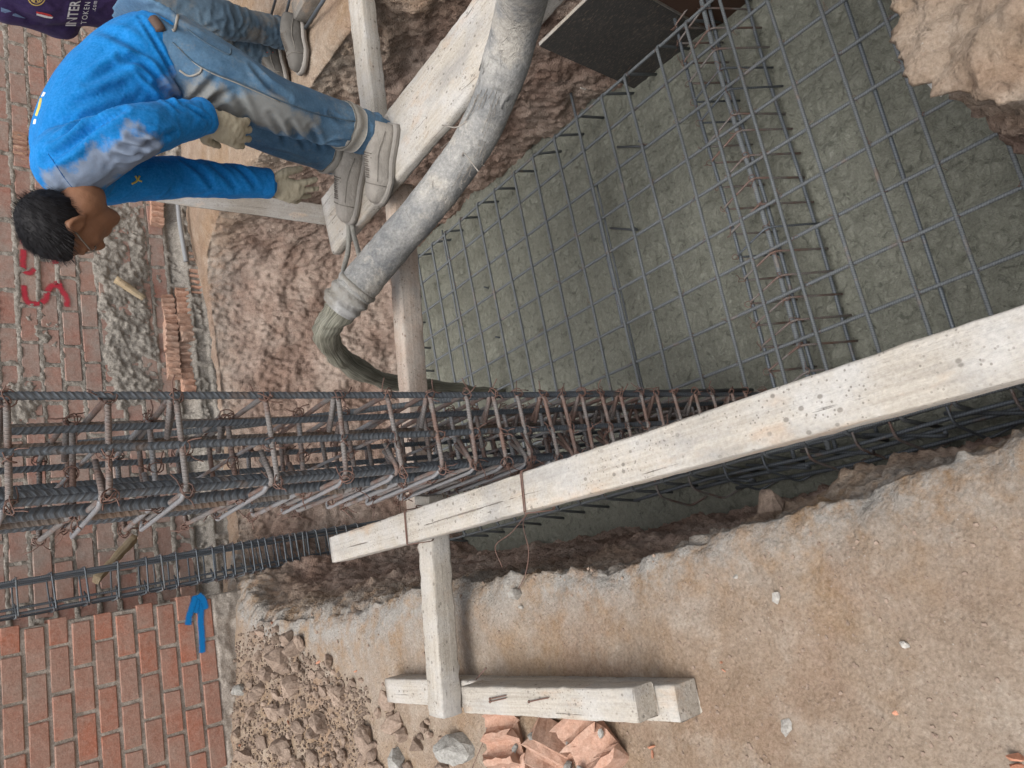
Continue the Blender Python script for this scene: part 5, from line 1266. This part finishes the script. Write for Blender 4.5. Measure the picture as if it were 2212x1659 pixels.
for (x, y, s_) in ((615, 1425, .075), (650, 1395, .06), (480, 1585, .085), (640, 1480, .06), (560, 1500, .05), (700, 1560, .065), (860, 1560, .05), (800, 1600, .06), (620, 1610, .06), (540, 1630, .055), (735, 1500, .045), (845, 1510, .05)):
    drop_rock(CL[r.randrange(6)], 'clod', x, y, s_, BIGL[(x, y)], 'clod', 'large clods of the rubble heap')
for (x, y, s_, lab) in ((415, 1617, .06, 'grey concrete chunk at the foot of the left brick wall'), (525, 1490, .045, 'small grey mortar chunk beside the left wall plaster base'), (1000, 1610, .075, 'grey concrete lump among broken orange bricks at the bottom edge'), (865, 1640, .05, 'flat grey mortar slab leaning on clods at the bottom edge'),
                        (1045, 1500, .0, ''), (1672, 1098, .060, 'rounded pinkish stone on the lip of the left bank')):
    if s_: drop_rock(CE[r.randrange(3)] if 'stone' not in lab else CL[2], 'lump' if 'stone' not in lab else 'stone', x, y, s_, lab, 'stone' if 'stone' in lab else 'lump', None, .3)
for (x, y, s_, lab) in ((1120, 1282, .030, 'white plaster flake on the left bank near the hanging wires'), (1128, 1312, .012, 'small white chip just below the plaster flake'), (1680, 1290, .016, 'white pebble on bare ground right of the stacked timbers'), (1955, 1392, .012, 'pale pebble on the bare tan ground near the bottom right'), (1590, 1245, .010, 'tiny white pebble near the lip of the left bank'), (1700, 1565, .022, 'pale crumbly lump at the bottom of the bare ground')):
    drop_rock(WH[r.randrange(3)], 'pebble', x, y, s_, lab, 'pebble', None, .3)
for (x, y, s_, lab) in ((560, 1365, .018, 'orange brick chip beside the plaster foot of the left wall'), (590, 1345, .014, 'orange brick chip on the bank just above the rubble heap'), (690, 1430, .016, 'orange brick chip at the right edge of the rubble heap'), (625, 1560, .014, 'orange brick chip among clods low in the rubble heap'),
                     (1560, 1430, .006, 'upper of two tiny orange specks on the bare ground'), (1565, 1448, .006, 'lower of two tiny orange specks on the bare ground'), (1410, 1612, .014, 'upper orange chip right of the broken bricks'), (1412, 1628, .012, 'lower orange chip right of the broken bricks'), (1935, 1540, .006, 'tiny orange speck alone on the ground at lower right'),
                     (2200, 1632, .022, 'larger orange brick chip at the bottom right corner'), (2205, 1655, .018, 'orange brick chip cut by the bottom right corner'), (770, 1450, .012, 'orange brick chip left of the lower timber end'), (520, 1610, .012, 'orange brick chip near the grey chunk by the left wall'), (735, 1625, .013, 'orange brick chip at the bottom edge right of the heap')):
    drop_rock(CH[r.randrange(3)], 'brick_chip', x, y, s_, lab, 'brick chip', 'orange brick chips', .2, .5)
# pebbles and grit nobody could count
mb = MB(); me = rock_mesh(60, 1, .3); pv_ = np.array([v.co[:] for v in me.vertices]); pf = [tuple(p.vertices) for p in me.polygons]
for _ in range(900):
    x, y = r.uniform(430, 2212), r.uniform(1130, 1659); h = ground_hit(x, y)
    if h is None or h.z < -.12: continue
    s_ = r.choice((.0016, .002, .002, .0025, .003, .003, .004, .006)) * (1.6 if x < 950 else 1); M3 = np.array(Matrix.Rotation(r.uniform(0, 6), 3, 'Z')); mb.add(pv_ @ M3.T * s_ + np.array(h) + np.array([0, 0, s_ * .3]), pf)
tag(mb.build('grit', MAT['clod'], None, False, 'stuff'), 'loose grit and pebbles scattered over the left ground', 'grit')
mb = MB()
for _ in range(2600):
    x, y = r.uniform(430, 800), r.uniform(1330, 1659)
    if y < 1345 + abs(x - 560) * .6: continue
    h = ground_hit(x, y)
    if h is None: continue
    s_ = r.uniform(.004, .012); M3 = np.array(Matrix.Rotation(r.uniform(0, 6), 3, (r.random(), r.random(), r.random()))); mb.add(pv_ @ M3.T * s_ + np.array(h) + np.array([0, 0, s_ * .4]), pf)
tag(mb.build('rubble', MAT['clod'], None, False, 'stuff'), 'fine crumbled earth between the clods of the heap', 'rubble')

# broken hollow bricks at the bottom edge
def brick_fragment(dx, dy, size, rot, label, seed):
    h = ground_hit(dx, dy); root = thing('brick_fragment', label, 'brick fragment', (h.x, h.y, h.z))
    q = random.Random(seed); lx, ly, lz = (q_ * 1.2 for q_ in size); nr = 2; pr = []
    for i in range(nr):
        x0 = -lx / 2 + lx * i / nr; wv = lx / nr
        pr += [(x0 + wv * .05, lz * q.uniform(.40, .5)), (x0 + wv * .25, lz * q.uniform(.42, .55)), (x0 + wv * .38, lz * .22), (x0 + wv * .55, lz * .12), (x0 + wv * .75, lz * .14), (x0 + wv * .92, lz * .25)]
    pr += [(lx / 2, lz * .45), (lx / 2 + .002, -lz * .5), (-lx / 2, -lz * .5)]
    n = len(pr); V = []; L = 7; M3 = np.array((Matrix.Rotation(rot[2], 3, 'Z') @ Matrix.Rotation(rot[1], 3, 'Y') @ Matrix.Rotation(rot[0], 3, 'X')))
    endj = [[q.uniform(-.02, .02) for _ in pr] for _ in (0, 1)]
    for k in range(L):
        t = k / (L - 1)
        for i, (x, z) in enumerate(pr):
            y = -ly / 2 + ly * t + (endj[0][i] * (1 - t) + endj[1][i] * t); nz = .006 * noise.fractal(Vector((x * 30, y * 30 + seed, z * 30)), .8, 2, 3)
            V.append(M3 @ np.array([x + nz, y, z + nz]) + np.array(h) + np.array([0, 0, lz * .45]))
    F = [(k * n + i, k * n + (i + 1) % n, (k + 1) * n + (i + 1) % n, (k + 1) * n + i) for k in range(L - 1) for i in range(n)] + [tuple(range(n))[::-1], tuple((L - 1) * n + i for i in range(n))]
    o = mk('fired_clay', V, F, MAT['brick_broken'], root, None, False)
    bm = bmesh.new(); bm.from_mesh(o.data); bmesh.ops.recalc_face_normals(bm, faces=bm.faces); bm.to_mesh(o.data); bm.free()
    for _ in range(3):
        off = M3 @ np.array([q.uniform(-.5, .5) * lx, q.choice((-.45, .45)) * ly, q.uniform(.0, .4) * lz])
        l_ = link('mortar_lump', CE[q.randrange(3)], None, root, off + np.array([0, 0, lz * .45]), (q.uniform(0, 6), q.uniform(0, 6), 0)); k_ = q.uniform(.010, .02); l_.scale = (k_, k_ * .8, k_ * .9)
brick_fragment(1110, 1590, (.13, .11, .08), (.25, .3, .5), 'leftmost broken orange hollow brick piece under the stacked timbers', 1)
brick_fragment(1215, 1610, (.10, .12, .08), (.5, -.2, -.5), 'middle broken orange brick piece with grey mortar side', 2)
brick_fragment(1300, 1595, (.15, .11, .08), (.35, .1, .9), 'rightmost broken orange hollow brick piece with open grooves', 3)
brick_fragment(1125, 1650, (.12, .09, .07), (.1, -.3, 1.6), 'broken orange brick piece cut by the bottom picture edge', 4)
brick_fragment(1310, 1650, (.10, .08, .06), (.2, .2, .2), 'small broken orange brick piece below the grooved one', 5)

# nails lying on the upper timber, one in the ground
for k, (a, b, lab) in enumerate((((1058, 1510), (1094, 1502), 'first of two crossed rusty nails on the upper timber'), ((1058, 1516), (1094, 1508), 'second of two crossed rusty nails on the upper timber'), ((1142, 1516), (1186, 1507), 'single rusty nail on the upper timber nearer its end'))):
    p0, p1 = at(*a, Z=.176), at(*b, Z=.176); mb = MB(); mb.tube(np.array([p0, p0 + (p1 - p0) * .02, p0 + (p1 - p0) * .03, p1 * .95 + p0 * .05, p1]), np.array([.0045, .0045, .0020, .0020, .0006]), 6); tag(mb.build('nail', MAT['wire']), lab, 'nail')
mb = MB(); mb.tube(np.array([at(1028, 1468, Z=.10), at(1050, 1443, Z=.16)]), .0025, 6); tag(mb.build('nail', MAT['wire']), 'bent nail standing up behind the upper timber', 'nail')
# loose wire and rod by the bricks
mb = MB(); mb.tube(catmull([at(1020, 1659, Z=.03), at(1045, 1600, Z=.03), at(1065, 1560, Z=.03), at(1100, 1540, Z=.04), at(1160, 1548, Z=.05), at(1230, 1552, Z=.05), at(1258, 1566, Z=.03)], 6), .0015, 4); tag(mb.build('wire', MAT['wire']), 'thin dark wire curling past the broken orange bricks', 'wire')
mb = MB(); mb.tube(np.array([at(1252, 1562, Z=.03), at(1330, 1540, Z=.05)]), .005, 8); tag(mb.build('rebar_rod', MAT['bar_dusty']), 'short grey rebar end under the stacked timbers', 'rebar')
# rods on the right bank
for k, (a, b, lab) in enumerate((((582, 46), (612, -60), 'leftmost thin rebar rod behind the far boots'), ((610, 62), (640, -60), 'middle thin rebar rod behind the far boots'), ((655, 68), (725, -40), 'thick ribbed rebar rod in front of the far boots'))):
    mb = MB(); mb.tube(np.array([at(*a, Z=-.03), at(*b, Z=.05)]), .007 if k < 2 else .009, 8); tag(mb.build('rebar_rod', MAT['bar']), lab, 'rebar')
# conduit at the foot of the rear wall
simple('pvc', (.25, .26, .27), .6, 0, .12, 20, .001)
mb = MB(); mb.tube(catmull([at(383, 425, e2=5.24), at(388, 480, e2=5.24), at(396, 530, e2=5.25), at(402, 565, e2=5.26)], 5), .016, 14); tag(mb.build('conduit', MAT['pvc']), 'grey plastic conduit lying along the foot of the rear wall', 'pipe')
# white plaster flake under the near bank
V = []; pts = [at(1972, 118, Z=-.09), at(1975, 150, Z=-.10), at(2010, 190, Z=-.12), at(2030, 208, Z=-.14), at(2045, 175, Z=-.12), at(2060, 165, Z=-.10), at(2040, 140, Z=-.06), at(2000, 125, Z=-.05)]
c = np.mean(pts, 0)
for z_ in (0, -.008):
    V += [p + np.array([0, 0, z_]) for p in pts]
F = [tuple(range(8)), tuple(range(8, 16))[::-1]] + [(k, 8 + k, 8 + (k + 1) % 8, (k + 1) % 8) for k in range(8)]
tag(mk('plaster_flake', V, F, MAT['plaster'], None, None, False), 'white plaster flake sticking out under the near earth bank', 'plaster')
